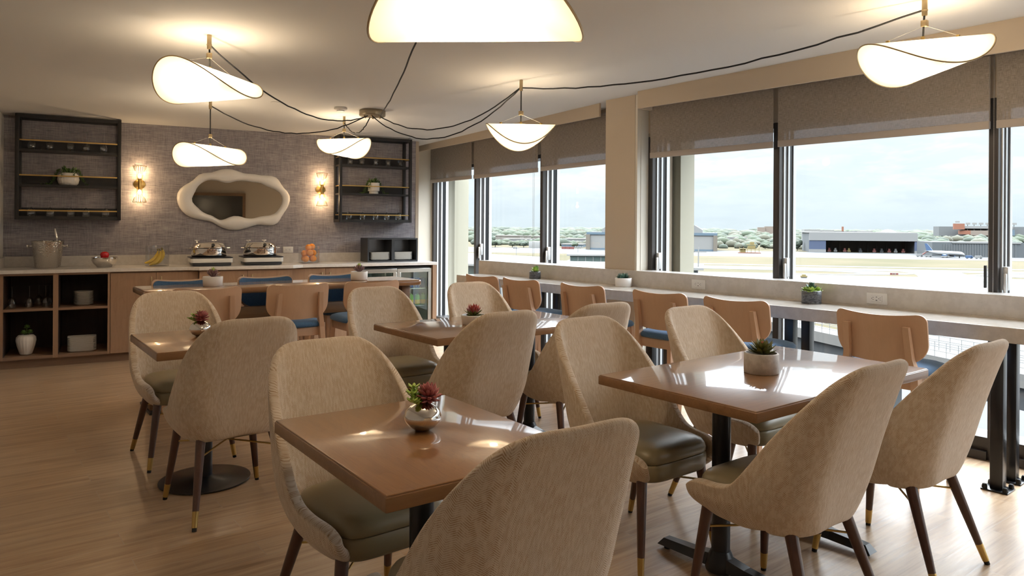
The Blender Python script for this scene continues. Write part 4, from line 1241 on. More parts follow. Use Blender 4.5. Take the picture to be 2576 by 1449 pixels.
pot_plant('succulent_pot', 'pale green rosette succulent in a dark marble pot beside the larger socket plate', WF @ T(-.30, 2.645, .86), .062, .085, M['darkmarble'], 'echeveria', 'pots on the window bar')
def silver_vase(mat, lab, turn):
    t = thing('silver_vase', lab, 'vase', mat, 'round silver vases')
    bm = BM(); lathe(bm, [(0, 0), (.018, 0), (.024, .002), (.042, .013), (.0535, .030), (.0555, .042), (.050, .058), (.036, .072), (.020, .080), (.0165, .084), (.0145, .082), (.016, .076), (0, .072)], 56); link('body', bm, M['chrome'], t, angle=60)
    Q = Matrix.Rotation(turn, 3, 'Z')
    bm = BM()
    c = Q @ Vector((.010, -.012, .0))
    rosette(bm, (c.x, c.y, .094), [(10, -18, .034, .0075, 0, 0), (11, 8, .040, .0085, .002, .5), (11, 32, .040, .0085, .006, .2), (9, 54, .038, .008, .010, .6), (6, 74, .032, .0075, .014, .1)], lambda k: 0, .7, g_)
    tube(bm, [(0, 0, .06), (c.x, c.y, .098)], .004, 6)
    link('flower_head', bm, M['rose'], t, angle=60)
    for v in ((-.035, .01, .112), (-.05, -.012, .094), (-.012, .03, .125)):
        v = Q @ Vector(v)
        bm = BM(); tube(bm, [(0, 0, .07), tuple(v)], .0028, 6)
        for f in (.55, .75, .95):
            rosette(bm, (v.x * f, v.y * f, .07 + (v.z - .07) * f), [(6, 28, .021, .0052, 0, f)], lambda k: 0, .5, g_)
        link('sprig', bm, M['lime'], t, angle=60)
    return t
silver_vase(T(1.103, 1.872, .755), 'silver vase with a dusty red succulent head on the nearest table', .15)
silver_vase(T(1.055, 4.15, .755), 'silver vase with a pink succulent head on the far left table', -.5)

# ------------------------------------------------------------------ pendant lamps
LAMP_W = 15.0
HUB = Vector((3.155, 6.33, zc(6.33)))
def sag(a, b, s, n=26):
    a, b = Vector(a), Vector(b)
    w = random.Random(int(a.x * 977 + b.y * 131))
    pts = []
    for i in range(n + 1):
        t = i / n; p = a.lerp(b, t); p.z -= 4 * s * t * (1 - t)
        if 0 < i < n: p += Vector((w.uniform(-1, 1), w.uniform(-1, 1), w.uniform(-1, 1))) * .004
        pts.append(p)
    return pts
def pendant(lab, x, y, zmid, turn, diam, cords, tilt=0.0, amp=.088, anchor=True):
    """a ring bent like a saddle with cloth stretched over it from above and below; cords = list of (end point, sag) for the swag cable"""
    R_ = diam / 2
    top = zc(y)
    t = thing('pendant_lamp', lab, 'pendant lamp', T(x, y, 0), 'textile pendant lamps')
    G = Matrix.Translation((0, 0, zmid)) @ Matrix.Rotation(turn, 4, 'Z') @ Matrix.Rotation(tilt, 4, 'Y')
    K, S = 14, 64
    bm = BM()
    grids = []
    for up in (1, 0):
        g = []
        for i in range(K + 1):
            r = R_ * math.sin(PI / 2 * i / K)
            ring = []
            for k in range(S):
                a = 2 * PI * k / S; px, py = r * math.cos(a), r * math.sin(a)
                z = amp * (1 - 2 * py * py / R_ ** 2) if up else amp * (2 * px * px / R_ ** 2 - 1)
                ring.append(bm.verts.new((px, py, z)))
                if i == 0: break
            g.append(ring)
        for i in range(K):
            a, b = g[i], g[i + 1]
            for k in range(S):
                j = (k + 1) % S
                vs = (a[0], b[k], b[j]) if len(a) == 1 else (a[k], b[k], b[j], a[j])
                bm.faces.new(vs if up else vs[::-1])
        grids.append(g)
    bmesh.ops.remove_doubles(bm, verts=bm.verts, dist=1e-5)
    bmesh.ops.recalc_face_normals(bm, faces=bm.faces)
    bmesh.ops.transform(bm, matrix=G, verts=bm.verts)
    link('textile_shade', bm, M['shade'], t, angle=40)
    bm = BM()
    tube(bm, [G @ Vector((1.004 * R_ * math.cos(2 * PI * k / 72), 1.004 * R_ * math.sin(2 * PI * k / 72), amp * math.cos(4 * PI * k / 72))) for k in range(73)], .0038, 6, cap=False)
    link('ring_frame', bm, M['brassdull'], t)
    pk = G @ Vector((0, 0, amp))
    zj = pk.z + .085
    bm = BM(); tube(bm, [pk, (pk.x * .5, pk.y * .5, zj), (0, 0, top - .05)], .0052, 8); link('drop_cord', bm, M['cord'], t)
    bm = BM(); bx(bm, -.014, .014, -.014, .014, zj - .016, zj + .016, .002); link('cable_clamp', bm, M['brassdull'], t)
    bm = BM()
    for sx in (-1, 1):
        tube(bm, [(0, 0, zj - .01), G @ Vector((sx * R_ * .58, 0, amp + .012))], .0009, 5)
    link('suspension_wire', bm, M['wire'], t)
    for sx in (-1, 0, 1):
        q = G @ Vector((sx * R_ * .58, 0, amp))
        bm = BM(); bx(bm, q.x - .008, q.x + .008, q.y - .008, q.y + .008, q.z - .004, q.z + (.02 if sx == 0 else .014), .002); link('stud', bm, M['brass'], t)
    bm = BM(); lathe(bm, [(.011, -.085), (.013, -.08), (.013, .002)], 18, (0, 0, top)); lathe(bm, [(.015, -.062), (.015, -.055)], 18, (0, 0, top)); link('ceiling_hook', bm, M['brassdull'], t)
    for b, s in cords:
        bm = BM(); tube(bm, [p - Vector((x, y, 0)) for p in sag(Vector((x, y, top - .055)), b, s)], .0052, 8); link('swag_cord', bm, M['cord'], t)
    ld = bpy.data.lights.new('pendant_light', 'POINT'); ld.energy = LAMP_W * (diam / .6) ** 2; ld.color = (1.0, .83, .62); ld.shadow_soft_size = .035
    lo_ = bpy.data.objects.new('pendant_light', ld); COL.objects.link(lo_); lo_.parent = t; lo_.location = (0, 0, zmid)
    return t
VD = -R(37.4)          # heading of the room's diagonal
H0 = HUB + Vector((0, 0, -.062))
hp = lambda dx, dy: H0 + Vector((dx, dy, 0))
pendant('left textile pendant lamp, tilted, hanging above the far left table', 1.186, 4.505, 2.18, R(31), .60, [(hp(-.07, -.04), .20)], R(4))
pendant('textile pendant lamp just above the cloud-shaped mirror, before the wallpaper', 1.765, 6.655, 1.955, R(30), .60, [(hp(-.06, .03), .20)], 0)
pendant('smallest-looking textile pendant lamp, before the right-hand black wall shelf', 3.09, 6.82, 2.135, R(-52), .53, [(hp(0, .05), .13)], 0)
pendant('textile pendant lamp hanging before the far window blinds', 3.432, 4.385, 2.05, R(-33), .53, [(hp(.06, -.05), .21), (hp(-.04, -.07), .30)], 0)
pendant('textile pendant lamp at upper right in front of the wide blind', 3.855, 1.648, 2.215, R(-39), .60, [(Vector((3.44, 4.385, zc(4.385) - .06)), .12)], R(-5))
pendant('largest textile pendant lamp, cut off by the top border of the photo', 1.285, 1.87, 2.03, R(50), .66, [(hp(.04, -.06), .10)], 0)
c = thing('cable_canopy', 'round bronze ceiling canopy where all the black lamp cords meet', 'ceiling canopy', T(HUB.x, HUB.y, HUB.z))
bm = BM(); lathe(bm, [(0, 0), (.122, 0), (.124, -.003), (.124, -.050), (.121, -.054), (0, -.054)], 64); link('body', bm, M['bronzecan'], c, angle=40)
for a in range(6):
    bm = BM(); lathe(bm, [(.009, -.054), (.010, -.066), (.006, -.070), (0, -.070)], 14, (.08 * math.cos(a * PI / 3), .08 * math.sin(a * PI / 3), 0)); link('cord_grip', bm, M['brassdull'], c)
s = thing('smoke_detector', 'flat white smoke detector on the ceiling left of the bronze canopy', 'smoke detector', T(2.849, 6.368, zc(6.368)))
bm = BM(); lathe(bm, [(0, 0), (.058, 0), (.062, -.006), (.060, -.016), (.045, -.026), (0, -.028)], 40); link('body', bm, M['plastic'], s, angle=40)
bm = BM(); lathe(bm, [(.036, -.0265), (.034, -.034), (0, -.036)], 30); link('vent_cap', bm, M['plastic'], s)
s = thing('sprinkler_cover', 'small round sprinkler cover flush with the ceiling', 'sprinkler', T(2.265, 6.449, zc(6.449)))
bm = BM(); lathe(bm, [(0, .0), (.041, 0), (.042, -.003), (.038, -.006), (0, -.006)], 36); link('plate', bm, M['ceiling'], s)

# far side of the room, seen only in the mirror
tv = thing('television', 'dark screen in a brown wood frame, seen in the cloud-shaped mirror', 'television', T(1.75, -5.2, 0))
bm = BM(); bx(bm, -.86, .86, -.05, 0, 1.10, 2.17); link('screen', bm, M['tvscreen'], tv, smooth=False)
bm = BM()
for a, b, c2, d in ((-.94, .94, 2.17, 2.25), (-.94, .94, 1.02, 1.10), (-.94, -.86, 1.10, 2.17), (.86, .94, 1.10, 2.17)): bx(bm, a, b, -.05, .03, c2, d)
link('frame', bm, M['frame'], tv, smooth=False)
# ------------------------------------------------------------------ outside: the airfield, about 25 m below
G0 = -23.6
XM = {}
def om(k, c, r=.85): XM[k] = simple('outside_' + k, tuple(v * .27 for v in c), r); return XM[k]
om('white', (.30, .30, .295)); om('cream', (.26, .235, .20)); om('blue', (.055, .085, .17)); om('lightblue', (.12, .19, .25)); om('dark', (.035, .04, .045)); om('grey', (.10, .115, .125))
om('greyrib', (.17, .18, .185)); om('red', (.26, .06, .045)); om('yellow', (.30, .22, .06)); om('tarmac', (.055, .057, .062)); om('concrete', (.19, .18, .165)); om('green', (.05, .085, .07)); om('roof', (.34, .335, .32))
om('plane', (.36, .365, .37), .4); om('planeblue', (.03, .10, .24), .5); om('tan', (.22, .185, .14)); om('glassgreen', (.05, .09, .08), .3); om('peach', (.30, .235, .19)); om('line', (.3, .29, .27)); om('orange', (.34, .12, .06))
def ground():
    m, nt, p = princ('airfield_ground', (.17, .14, .07), .95, spec=0.1)
    tc = nt.nodes.new('ShaderNodeTexCoord'); sp = nt.nodes.new('ShaderNodeSeparateXYZ'); nt.links.new(tc.outputs['Object'], sp.inputs[0])
    # bands lie across the view from the building: distance along the airfield's own normal
    f = noise(nt, coords(nt, 'Object', (.012, .012, 1)), 1.0, 4, .6)
    g = ramp(nt, f, [(.36, (.036, .032, .015)), (.6, (.052, .042, .024))])
    nt.links.new(g, p.inputs['Base Color'])
    return m
GM = ground()
hv = Vector((math.sin(R(52.5)), math.cos(R(52.5)), 0)); hs = Vector((math.cos(R(52.5)), -math.sin(R(52.5)), 0))   # away from / along the runways
def OF(d, s, z=G0): return Vector((0, 0, z)) + hv * d + hs * s
OM_ = basis((hs.x, hs.y, 0), (hv.x, hv.y, 0), (0, 0, G0))        # x along the runways, y away
def outst(name, bm, m, **k): return tag(link(name, bm, m, mat=OM_, smooth=False, **k), kind='structure')
bm = BM(); bx(bm, -2600, 2600, -200, 5200, -1, 0); outst('ground', bm, GM)
def strip(name, y0, y1, x0, x1, m, z=.06):
    bm = BM(); bx(bm, x0, x1, y0, y1, -.5, z); return outst(name, bm, m)
strip('apron', 655, 812, -400, 560, XM['tarmac'], .05)
strip('service_road', 508, 521, -900, 900, XM['tarmac'], .05)
strip('runway', 466, 492, -1200, 1200, XM['tarmac'], .06)
bm = BM()
for a, b in ((468, 469.2), (478.3, 479.7), (489, 490.2)): bx(bm, -1200, 1200, a, b, .05, .09)
outst('runway_line', bm, XM['line'])
strip('taxiway', 205, 418, -700, 900, XM['concrete'], .05)
bm = BM()
# rounded dark shoulders where the taxiway joins the runway
for x0, sg in ((112, -1), (134, 1)):
    pts = [(x0, 446), (x0 + sg * 10, 434), (x0 + sg * 40, 422), (x0 + sg * 160, 414), (x0 + sg * 160, 417), (x0 + sg * 45, 429), (x0 + sg * 30, 440), (x0 + sg * 45, 452), (x0 + sg * 160, 458), (x0 + sg * 160, 466), (x0 + sg * 20, 464)]
    prism(bm, pts if sg > 0 else pts[::-1], .0, .07)
outst('taxiway_shoulder', bm, XM['tarmac'])
bm = BM(); prism(bm, [(105, 418), (141, 418), (139, 434), (136, 448), (139, 468), (107, 468), (110, 448), (108, 434)], -.2, .055); outst('taxiway_link', bm, XM['concrete'])
bm = BM(); prism(bm, [(88, 398), (180, 402), (190, 394), (120, 384)], 0, .08); outst('green_marking', bm, simple('outside_painted_green', (.036, .048, .031), .9))
strip('parking_lot', -40, 190, -160, 240, simple('outside_asphalt', (.025, .025, .026), .9), .04)
bm = BM()
for k in range(24): bx(bm, -50 + k * 6, -49.7 + k * 6, 96, 104, .0, .07)
bx(bm, -60, 110, 100, 100.3, 0, .07); bx(bm, -60, 110, 125, 125.4, 0, .07)
outst('parking_line', bm, XM['line'])
def E(nm, lab, cat, x=0, y=0, z=0, rz=0, grp=None): return thing(nm, lab, cat, OM_ @ T(x, y, z, rz), grp)
def pt(nm, o, m, *boxes, **k):
    bm = BM()
    for b in boxes: bx(bm, *b)
    return link(nm, bm, m, o, smooth=False, **k)
# big open hangar
h = E('hangar', 'long white aircraft hangar with open dark bays and a blue end panel', 'hangar')
pt('roof', h, XM['white'], (100, 202, 811, 872, 20, 20.8)); pt('fascia', h, XM['white'], (101, 202, 809, 812, 12.2, 20.2))
pt('blue_panel', h, XM['blue'], (101, 117, 809.5, 811, 3, 12.2)); pt('base_wall', h, XM['white'], (101, 117, 809, 811.5, 0, 3))
pt('back_wall', h, XM['grey'], (101, 202, 868, 869, 0, 20)); pt('end_wall', h, XM['grey'], (101, 102, 812, 868, 0, 20), (201, 202, 812, 868, 0, 20))
pt('blue_column', h, XM['blue'], (199.6, 201.8, 809.5, 812, 2.5, 12.2)); pt('column_foot', h, XM['white'], (199.6, 201.8, 809.3, 812, 0, 2.5))
pt('interior_truss', h, XM['dark'], *[(117 + k * 9, 118 + k * 9, 840, 841, 0, 19) for k in range(10)], (117, 200, 840, 841, 15, 16))
for i, (x, k) in enumerate(((122, 'red'), (128, 'white'), (137, 'red'), (141, 'yellow'), (152, 'dark'), (165, 'red'), (172, 'dark'), (179, 'red'), (185, 'white'), (192, 'red'))):
    m = E('work_platform', ('first', 'second', 'third', 'fourth', 'fifth', 'sixth', 'seventh', 'eighth', 'ninth', 'tenth')[i] + ' piece of ground equipment from the blue end of the open hangar', 'ground equipment', x, 822, 0, 0, 'equipment in the hangar')
    pt('body', m, XM[k], (-1.6, 1.6, -1, 1, .5, 2.2), (-.9, .9, -.8, .8, 2.2, 4.2)); pt('wheels', m, XM['dark'], (-1.4, 1.4, -1.05, 1.05, 0, .6))
h = E('hangar', 'pale hangar with a light blue roof band, split by the beige pillar', 'hangar')
pt('wall', h, XM['roof'], (-124, 5, 786, 850, 1.8, 16.3)); pt('roof_band', h, XM['lightblue'], (-128, 9, 785, 851, 16.3, 19)); pt('base_band', h, XM['lightblue'], (-124, 5, 785.6, 850, 0, 1.8))
pt('end_pier', h, XM['tan'], (-128.4, -124, 784, 851, 0, 16.4), (5, 9, 784, 851, 0, 16.4))
bm = BM(); prism(bm, [(-112, 19), (-6, 19), (-6, 22), (-14, 27), (-104, 27), (-112, 22)], 0, 60); bmesh.ops.transform(bm, matrix=Matrix.Translation((0, 849, 0)) @ Matrix.Rotation(PI / 2, 4, 'X'), verts=bm.verts); link('raised_roof', bm, XM['white'], h, smooth=False)
h = E('hangar', 'grey ribbed hangar behind the white airliner', 'hangar')
bm = BM(); prism(bm, [(196, 0), (262, 0), (300, 0), (300, 5), (268, 13.2), (196, 13)], 0, 50); bmesh.ops.transform(bm, matrix=Matrix.Translation((0, 787, 0)) @ Matrix.Rotation(PI / 2, 4, 'X'), verts=bm.verts); link('wall', bm, XM['grey'], h, smooth=False)
pt('rib', h, XM['greyrib'], *[(205 + k * 2.1, 205.5 + k * 2.1, 736.6, 737, 0, 11.5) for k in range(28)])
pt('roof_edge', h, XM['white'], (212, 266, 736.2, 737, 12.0, 13.4))
# airliner
a_ = math.atan2(697 - 722, 209 - 189)
pl = E('airliner', 'white airliner with a blue tail fin parked before the grey hangar', 'airplane', 199, 710, 0, a_)
bm = BM(); tube(bm, [(-18, 0, 5.0), (-15, 0, 4.7), (-10, 0, 4.2), (-5, 0, 3.9), (10, 0, 3.8), (14, 0, 3.7), (16.2, 0, 3.3), (17.3, 0, 2.9)], [.3, .9, 1.6, 1.9, 1.9, 1.8, 1.1, .25], 20); link('fuselage', bm, XM['plane'], pl)
bm = BM(); hull(bm, [(-17.6, -.2, 5.2), (-11.5, -.2, 5.6), (-11.5, .2, 5.6), (-17.6, .2, 5.2)], [(-19.6, -.1, 11.8), (-17.2, -.1, 11.8), (-17.2, .1, 11.8), (-19.6, .1, 11.8)]); link('tail_fin', bm, XM['planeblue'], pl, smooth=False)
for sy in (-1, 1):
    bm = BM(); hull(bm, [(-3, sy * 1.6, 2.7), (4.5, sy * 1.6, 2.6), (4.5, sy * 1.6, 3.1), (-3, sy * 1.6, 3.1)], [(-7, sy * 16, 4.1), (-5.2, sy * 16, 4.1), (-5.2, sy * 16, 4.25), (-7, sy * 16, 4.25)]); link('wing', bm, XM['plane'], pl, smooth=False)
    bm = BM(); hull(bm, [(-17.5, sy * .4, 5.0), (-14.5, sy * .4, 5.0), (-14.5, sy * .4, 5.2), (-17.5, sy * .4, 5.2)], [(-18.8, sy * 6, 5.3), (-17.6, sy * 6, 5.3), (-17.6, sy * 6, 5.4), (-18.8, sy * 6, 5.4)]); link('tailplane', bm, XM['plane'], pl, smooth=False)
    bm = BM(); tube(bm, [(.5, sy * 5.2, 1.9), (1, sy * 5.2, 1.9), (5, sy * 5.2, 1.9)], [.6, 1.0, 1.1], 16); link('engine', bm, XM['planeblue'], pl)
    bm = BM(); bx(bm, -.6, .6, sy * 2.6 - .3, sy * 2.6 + .3, 0, 2.6); link('landing_gear', bm, XM['dark'], pl)
bm = BM(); bx(bm, 12.5, 13.3, -.2, .2, 0, 2.4); link('landing_gear', bm, XM['dark'], pl)
for i, (x, y, k, lab) in enumerate(((180.5, 716, 'white', 'white van left of the airliner tail'), (187.5, 716, 'white', 'white pickup between the van and the airliner'), (196, 700, 'white', 'white baggage cart under the airliner wing'), (212.6, 694, 'planeblue', 'blue tug at the airliner nose'), (219, 692, 'white', 'white box truck right of the airliner nose'))):
    v = E('service_vehicle', lab, 'vehicle', x, y, 0, 0, 'vehicles by the airliner')
    pt('body', v, XM[k], (-2.6, 2.0, -1, 1, .5, 1.5 if i in (1, 2) else 2.6), (1.0, 2.6, -1, 1, .5, 1.9)); pt('wheels', v, XM['dark'], (-1.9, -1.1, -1.05, 1.05, 0, .75), (1.2, 2.0, -1.05, 1.05, 0, .75))
v = E('boarding_stairs', 'red mobile stairs behind the airliner tail', 'stairs', 186.5, 728, 0)
bm = BM(); hull(bm, [(-4, -1, 0), (-4, 1, 0), (-3, 1, 0), (-3, -1, 0)], [(2, -1, 4.2), (2, 1, 4.2), (3.5, 1, 4.2), (3.5, -1, 4.2)]); link('flight', bm, XM['red'], v, smooth=False); pt('platform', v, XM['white'], (1.5, 4, -1, 1, 4.2, 5.4), (1.5, 4, -1, 1, 0, .6))
# far buildings
sd = E('stadium', 'large stadium with white floodlight rows and red panels on the horizon at right', 'stadium')
pt('facade', sd, XM['peach'], (520, 578, 1690, 1760, 12, 22)); pt('stand', sd, XM['greyrib'], (470, 640, 1720, 1760, 10, 30)); pt('upper_tier', sd, XM['white'], (510, 600, 1700, 1740, 26, 31)); pt('red_panel', sd, XM['orange'], (488, 508, 1686, 1692, 24, 36), (500, 520, 1690, 1700, 14, 22))
pt('floodlights', sd, XM['roof'], *[(515 + k * 12, 523 + k * 12, 1702, 1704, 34, 38) for k in range(8)], (492, 500, 1690, 1692, 38, 41)); pt('mast', sd, XM['greyrib'], *[(518 + k * 12, 519 + k * 12, 1703, 1704, 20, 36) for k in range(8)]); pt('blue_facade', sd, XM['lightblue'], (578, 600, 1692, 1700, 12, 24))
dm = E('domed_hall', 'white low-domed hall just behind the long hangar roof', 'building', 238, 1100)
bm = BM(); lathe(bm, [(13, 0), (13, 18.3), (12, 18.6), (8, 21.4), (4, 23.2), (0, 23.8)], 28); link('shell', bm, XM['roof'], dm)
tb = E('terminal_building', 'low white airport building on the skyline above the long hangar', 'building')
pt('block', tb, XM['roof'], (120, 139, 1010, 1040, 8, 23.2), (142, 156, 1012, 1040, 8, 22.6), (185, 206, 1035, 1060, 8, 21.6)); pt('gallery', tb, XM['greyrib'], (156, 186, 1028, 1050, 8, 21))
pt('tail_sculpture', tb, XM['orange'], (167.6, 170, 1028, 1029, 19, 27))
hp_ = E('hospital', 'peach high-rise block on the horizon beside the dark mullion', 'building'); pt('block', hp_, XM['peach'], (150, 172, 2420, 2450, 0, 26), (172, 202, 2425, 2460, 0, 29), (186, 230, 2430, 2460, 0, 25))
for i, (x0, x1, y, z, k, lab) in enumerate(((-326, -286, 1108, 10, 'cream', 'long cream warehouse among the trees in the far left window'), (-288, -246, 1015, 6.5, 'white', 'pale flat-roofed warehouse before the long cream one'), (-299, -288, 1164, 9, 'cream', 'small cream shed right of the long warehouse'),
        (-279, -270, 1169, 8.5, 'cream', 'tiny cream shed in the trees behind the blind chain'), (-191, -150, 988, 8.2, 'white', 'grey-white warehouse left of the light blue hangar'), (-170, -145, 858, 4, 'lightblue', 'low light blue shed above the red containers'),
        (-60, -20, 1500, 12, 'white', 'white house row among the trees right of the beige fin'), (30, 60, 1250, 9, 'roof', 'white roofed shed among the trees left of the dark mullion'))):
    w_ = E('warehouse', lab, 'building', 0, 0, 0, 0, 'buildings beyond the airfield'); pt('wall', w_, XM[k], (x0, x1, y, y + 26, 0, z - .8)); pt('roof', w_, XM['roof' if k != 'cream' else 'cream'], (x0 - .6, x1 + .6, y - .6, y + 26.6, z - .8, z))
tk = E('storage_tank', 'white round storage tank in the far left window', 'tank', -191.5, 815); bm = BM(); lathe(bm, [(8, 0), (8, 7), (7.8, 7.3), (0, 7.8)], 32); link('shell', bm, XM['roof'], tk)
for i in range(3):
    c_ = E('shipping_container', ('left', 'middle', 'right')[i] + ' one of three red shipping containers left of the light blue hangar', 'container', -153.5 + i * 4.6, 788, 0, 0, 'red containers'); pt('body', c_, XM['red'], (-2.2, 2.2, -1.2, 1.2, .1, 2.6))
ys = E('fuel_rig', 'yellow steel rig with tanks beside a tree, left of the dark mullion', 'structure', 39, 745)
pt('deck', ys, XM['yellow'], (-10, 8, -4, 4, 4, 4.5), (-3, 6, -3, 3, 8, 8.5)); pt('tank', ys, XM['yellow'], (-9, -4, -3, 3, .8, 4), (-2, 5, -3, 3, 4.6, 7.4), (0, 4, -2, 2, 8.6, 11)); pt('post', ys, XM['yellow'], *[(-10 + k * 3.6, -9.6 + k * 3.6, -4.2, -3.9, 0, 6) for k in range(6)]); pt('skirt', ys, XM['orange'], (-11, 10, -5, 5, 0, .8))
YV = E('airport_car', 'small yellow vehicle on the pale taxiway', 'vehicle', 46, 388); pt('body', YV, XM['yellow'], (-1.6, 1.6, -.9, .9, .4, 1.2), (-.9, .9, -.8, .8, 1.2, 1.8)); pt('wheels', YV, XM['dark'], (-1.3, 1.3, -.95, .95, 0, .5))
sg = E('taxiway_sign', 'small red and white sign board on the grass island', 'sign', 95.5, 427); pt('board', sg, XM['red'], (-2, 2, -.1, .1, .3, 1.3)); pt('panel', sg, XM['white'], (-.9, -.4, -.14, -.1, .5, 1.1), (.1, .9, -.14, -.1, .5, 1.1))
def lightpole(x, y, z0, z1, lab, heads):
    o = E('light_pole', lab, 'light pole', x, y, z0, 0, 'airfield light poles'); H_ = z1 - z0
    bm = BM(); tube(bm, [(0, 0, 0), (0, 0, H_)], [.16, .10], 8); link('pole', bm, XM['roof'], o)
    pt('lamp_head', o, XM['white'], *[(-1.5 + k * 1.1, -.8 + k * 1.1, -.3, .3, H_ - .9, H_) for k in range(heads)], (-1.6, 1.6, -.08, .08, H_ - 1.1, H_ - .95))
lightpole(-89.1, 338.5, 0, 15.1, 'light pole in the far left window, by the blind chain', 2); lightpole(-60.5, 346.2, 0, 15.5, 'light pole with four floodlights before the light blue hangar', 4)
lightpole(-2, 158, 16.6, 20.8, 'short white light pole on the roof beside the beige fin', 1)
def flatbuild(lab, poly, zr, zg, th=.5, name='terminal_roof'):
    o = E(name, lab, 'building'); cx = sum(p[0] for p in poly) / len(poly); cy = sum(p[1] for p in poly) / len(poly)
    bm = BM(); prism(bm, poly, zr - th, zr); link('roof', bm, XM['roof'], o, smooth=False)
    ins = [(cx + (x - cx) * .93, cy + (y - cy) * .93) for x, y in poly]
    bm = BM(); prism(bm, ins, zr - zg, zr - th); link('glazing', bm, XM['glassgreen'], o, smooth=False)
    bm = BM()
    for (x0, y0), (x1, y1) in zip(ins, ins[1:] + ins[:1]):
        n_ = max(2, int(math.hypot(x1 - x0, y1 - y0) / 2.4))
        for k in range(n_): tube(bm, [(x0 + (x1 - x0) * k / n_, y0 + (y1 - y0) * k / n_, zr - zg), (x0 + (x1 - x0) * k / n_, y0 + (y1 - y0) * k / n_, zr - th)], .12, 4)
    link('mullion', bm, XM['white'], o, smooth=False)
    bm = BM(); prism(bm, [(cx + (x - cx) * 1.05, cy + (y - cy) * 1.05) for x, y in poly], 0, zr - zg); link('lower_wall', bm, XM['roof'], o, smooth=False)
    return o
flatbuild('wide white flat roof with green glazing below in the far left window', [(-92, 246), (-49.4, 217.3), (-30, 160), (-60, 172), (-100, 200)], 15.6, 3.4)
flatbuild('white overhanging roof with a green glass band left of the beige pillar', [(-46.7, 245), (-14, 252), (-14, 268), (-48.2, 262)], 15.4, 2.6)
flatbuild('white rooftop corner carrying the short light pole', [(-40, 152), (-.9, 156), (-1, 175), (-40, 175)], 16.5, 3, .5, 'annex_roof')
wk = E('elevated_walkway', 'elevated concrete walkway with white railings seen below the bar', 'walkway', 19.6, 72.6, 0, R(121.0))
pt('deck', wk, XM['concrete'], (-70, 90, -3.2, 0, 12.5, 13.6)); pt('girder', wk, XM['dark'], (-70, 90, -2.6, -.6, 10.6, 12.5)); pt('pier', wk, XM['grey'], *[(-60 + k * 22, -58.6 + k * 22, -2.2, -.8, 0, 10.6) for k in range(7)])
bm = BM()
for y in (-.05, -3.1):
    for z in (14.1, 14.5, 14.9): tube(bm, [(-70, y, z), (90, y, z)], .035, 5)
    for k in range(131): tube(bm, [(-70 + k * 1.23, y, 13.6), (-70 + k * 1.23, y, 14.9)], .035, 4)
link('railing', bm, XM['roof'], wk, smooth=False)
# trees
g_ = random.Random(5)
TG = []
for i, c_ in enumerate(((.050, .075, .035), (.065, .085, .045), (.04, .06, .035), (.085, .085, .05))): TG.append(simple('far_foliage_%s' % 'abcd'[i], tuple(v * .3 for v in c_), .95))
def blob(bm, x, y, z, r, h, mi):
    prof = [(0, 0), (r * .8, h * .12), (r, h * .42), (r * .72, h * .76), (0, h)]
    a0 = g_.uniform(.85, 1.15)
    lathe(bm, [(p * g_.uniform(.85, 1.15), q * a0) for p, q in prof], 7, (x, y, z), mi)
bm = BM()
for d0, d1, n_, r0, r1, h0, h1 in ((900, 1000, 260, 5, 9, 6, 10), (1050, 1350, 300, 7, 13, 8, 13), (1400, 1900, 300, 10, 18, 10, 16), (2000, 2700, 320, 14, 26, 12, 18), (2800, 3600, 300, 22, 40, 13, 20), (3700, 4900, 320, 30, 60, 14, 22)):
    for k in range(n_):
        d_ = g_.uniform(d0, d1); s_ = d_ * g_.uniform(-.42, .46)
        if d_ < 1400 and (-340 < s_ < -240 and g_.random() < .6): continue
        if d_ < 880 and 90 < s_ < 300: continue
        blob(bm, s_, d_, -1, g_.uniform(r0, r1), g_.uniform(h0, h1), g_.randrange(4))
tag(link('treeline', bm, TG, mat=OM_, angle=180), 'dark green belt of trees along the horizon', 'trees', kind='stuff')
for i, (x, y, r, h_, lab) in enumerate(((-240, 815, 7.5, 10.4, 'dark broad tree at the left of the far window view'), (-221, 821, 4.5, 8.6, 'small dark tree before the pale warehouse'), (-208, 824, 6.5, 8.8, 'round dark tree left of the storage tank'),
        (-150, 840, 5.5, 7.3, 'low dark tree above the light blue shed'), (64, 900, 6.2, 8.2, 'round green tree beside the yellow rig'), (94, 850, 5, 13, 'tall tree at the left end of the long hangar'), (215, 900, 12, 17, 'dense dark tree right of the long hangar'))):
    t = E('tree', lab, 'tree', x, y, 0, 0, 'single trees on the airfield')
    bm = BM(); tube(bm, [(0, 0, 0), (0, 0, h_ * .5)], .4, 6); link('trunk', bm, XM['dark'], t)
    bm = BM()
    for k in range(16):
        a = g_.uniform(0, 2 * PI); q = r * .6 * math.sqrt(g_.random()); blob(bm, q * math.cos(a), q * math.sin(a), h_ * g_.uniform(.18, .45), r * g_.uniform(.35, .55), h_ * g_.uniform(.3, .52), 0)
    link('crown', bm, TG[i % 3], t, angle=180)

# ------------------------------------------------------------------ sky, camera
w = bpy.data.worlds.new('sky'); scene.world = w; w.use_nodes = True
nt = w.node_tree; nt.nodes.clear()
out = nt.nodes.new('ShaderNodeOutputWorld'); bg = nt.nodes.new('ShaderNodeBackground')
tc = nt.nodes.new('ShaderNodeTexCoord'); sp = nt.nodes.new('ShaderNodeSeparateXYZ'); nt.links.new(tc.outputs['Generated'], sp.inputs[0])
el = sp.outputs[2]
base = ramp(nt, el, [(0.0, (.60, .68, .73)), (.05, (.64, .72, .79)), (.13, (.70, .775, .84)), (.3, (.78, .84, .92))])
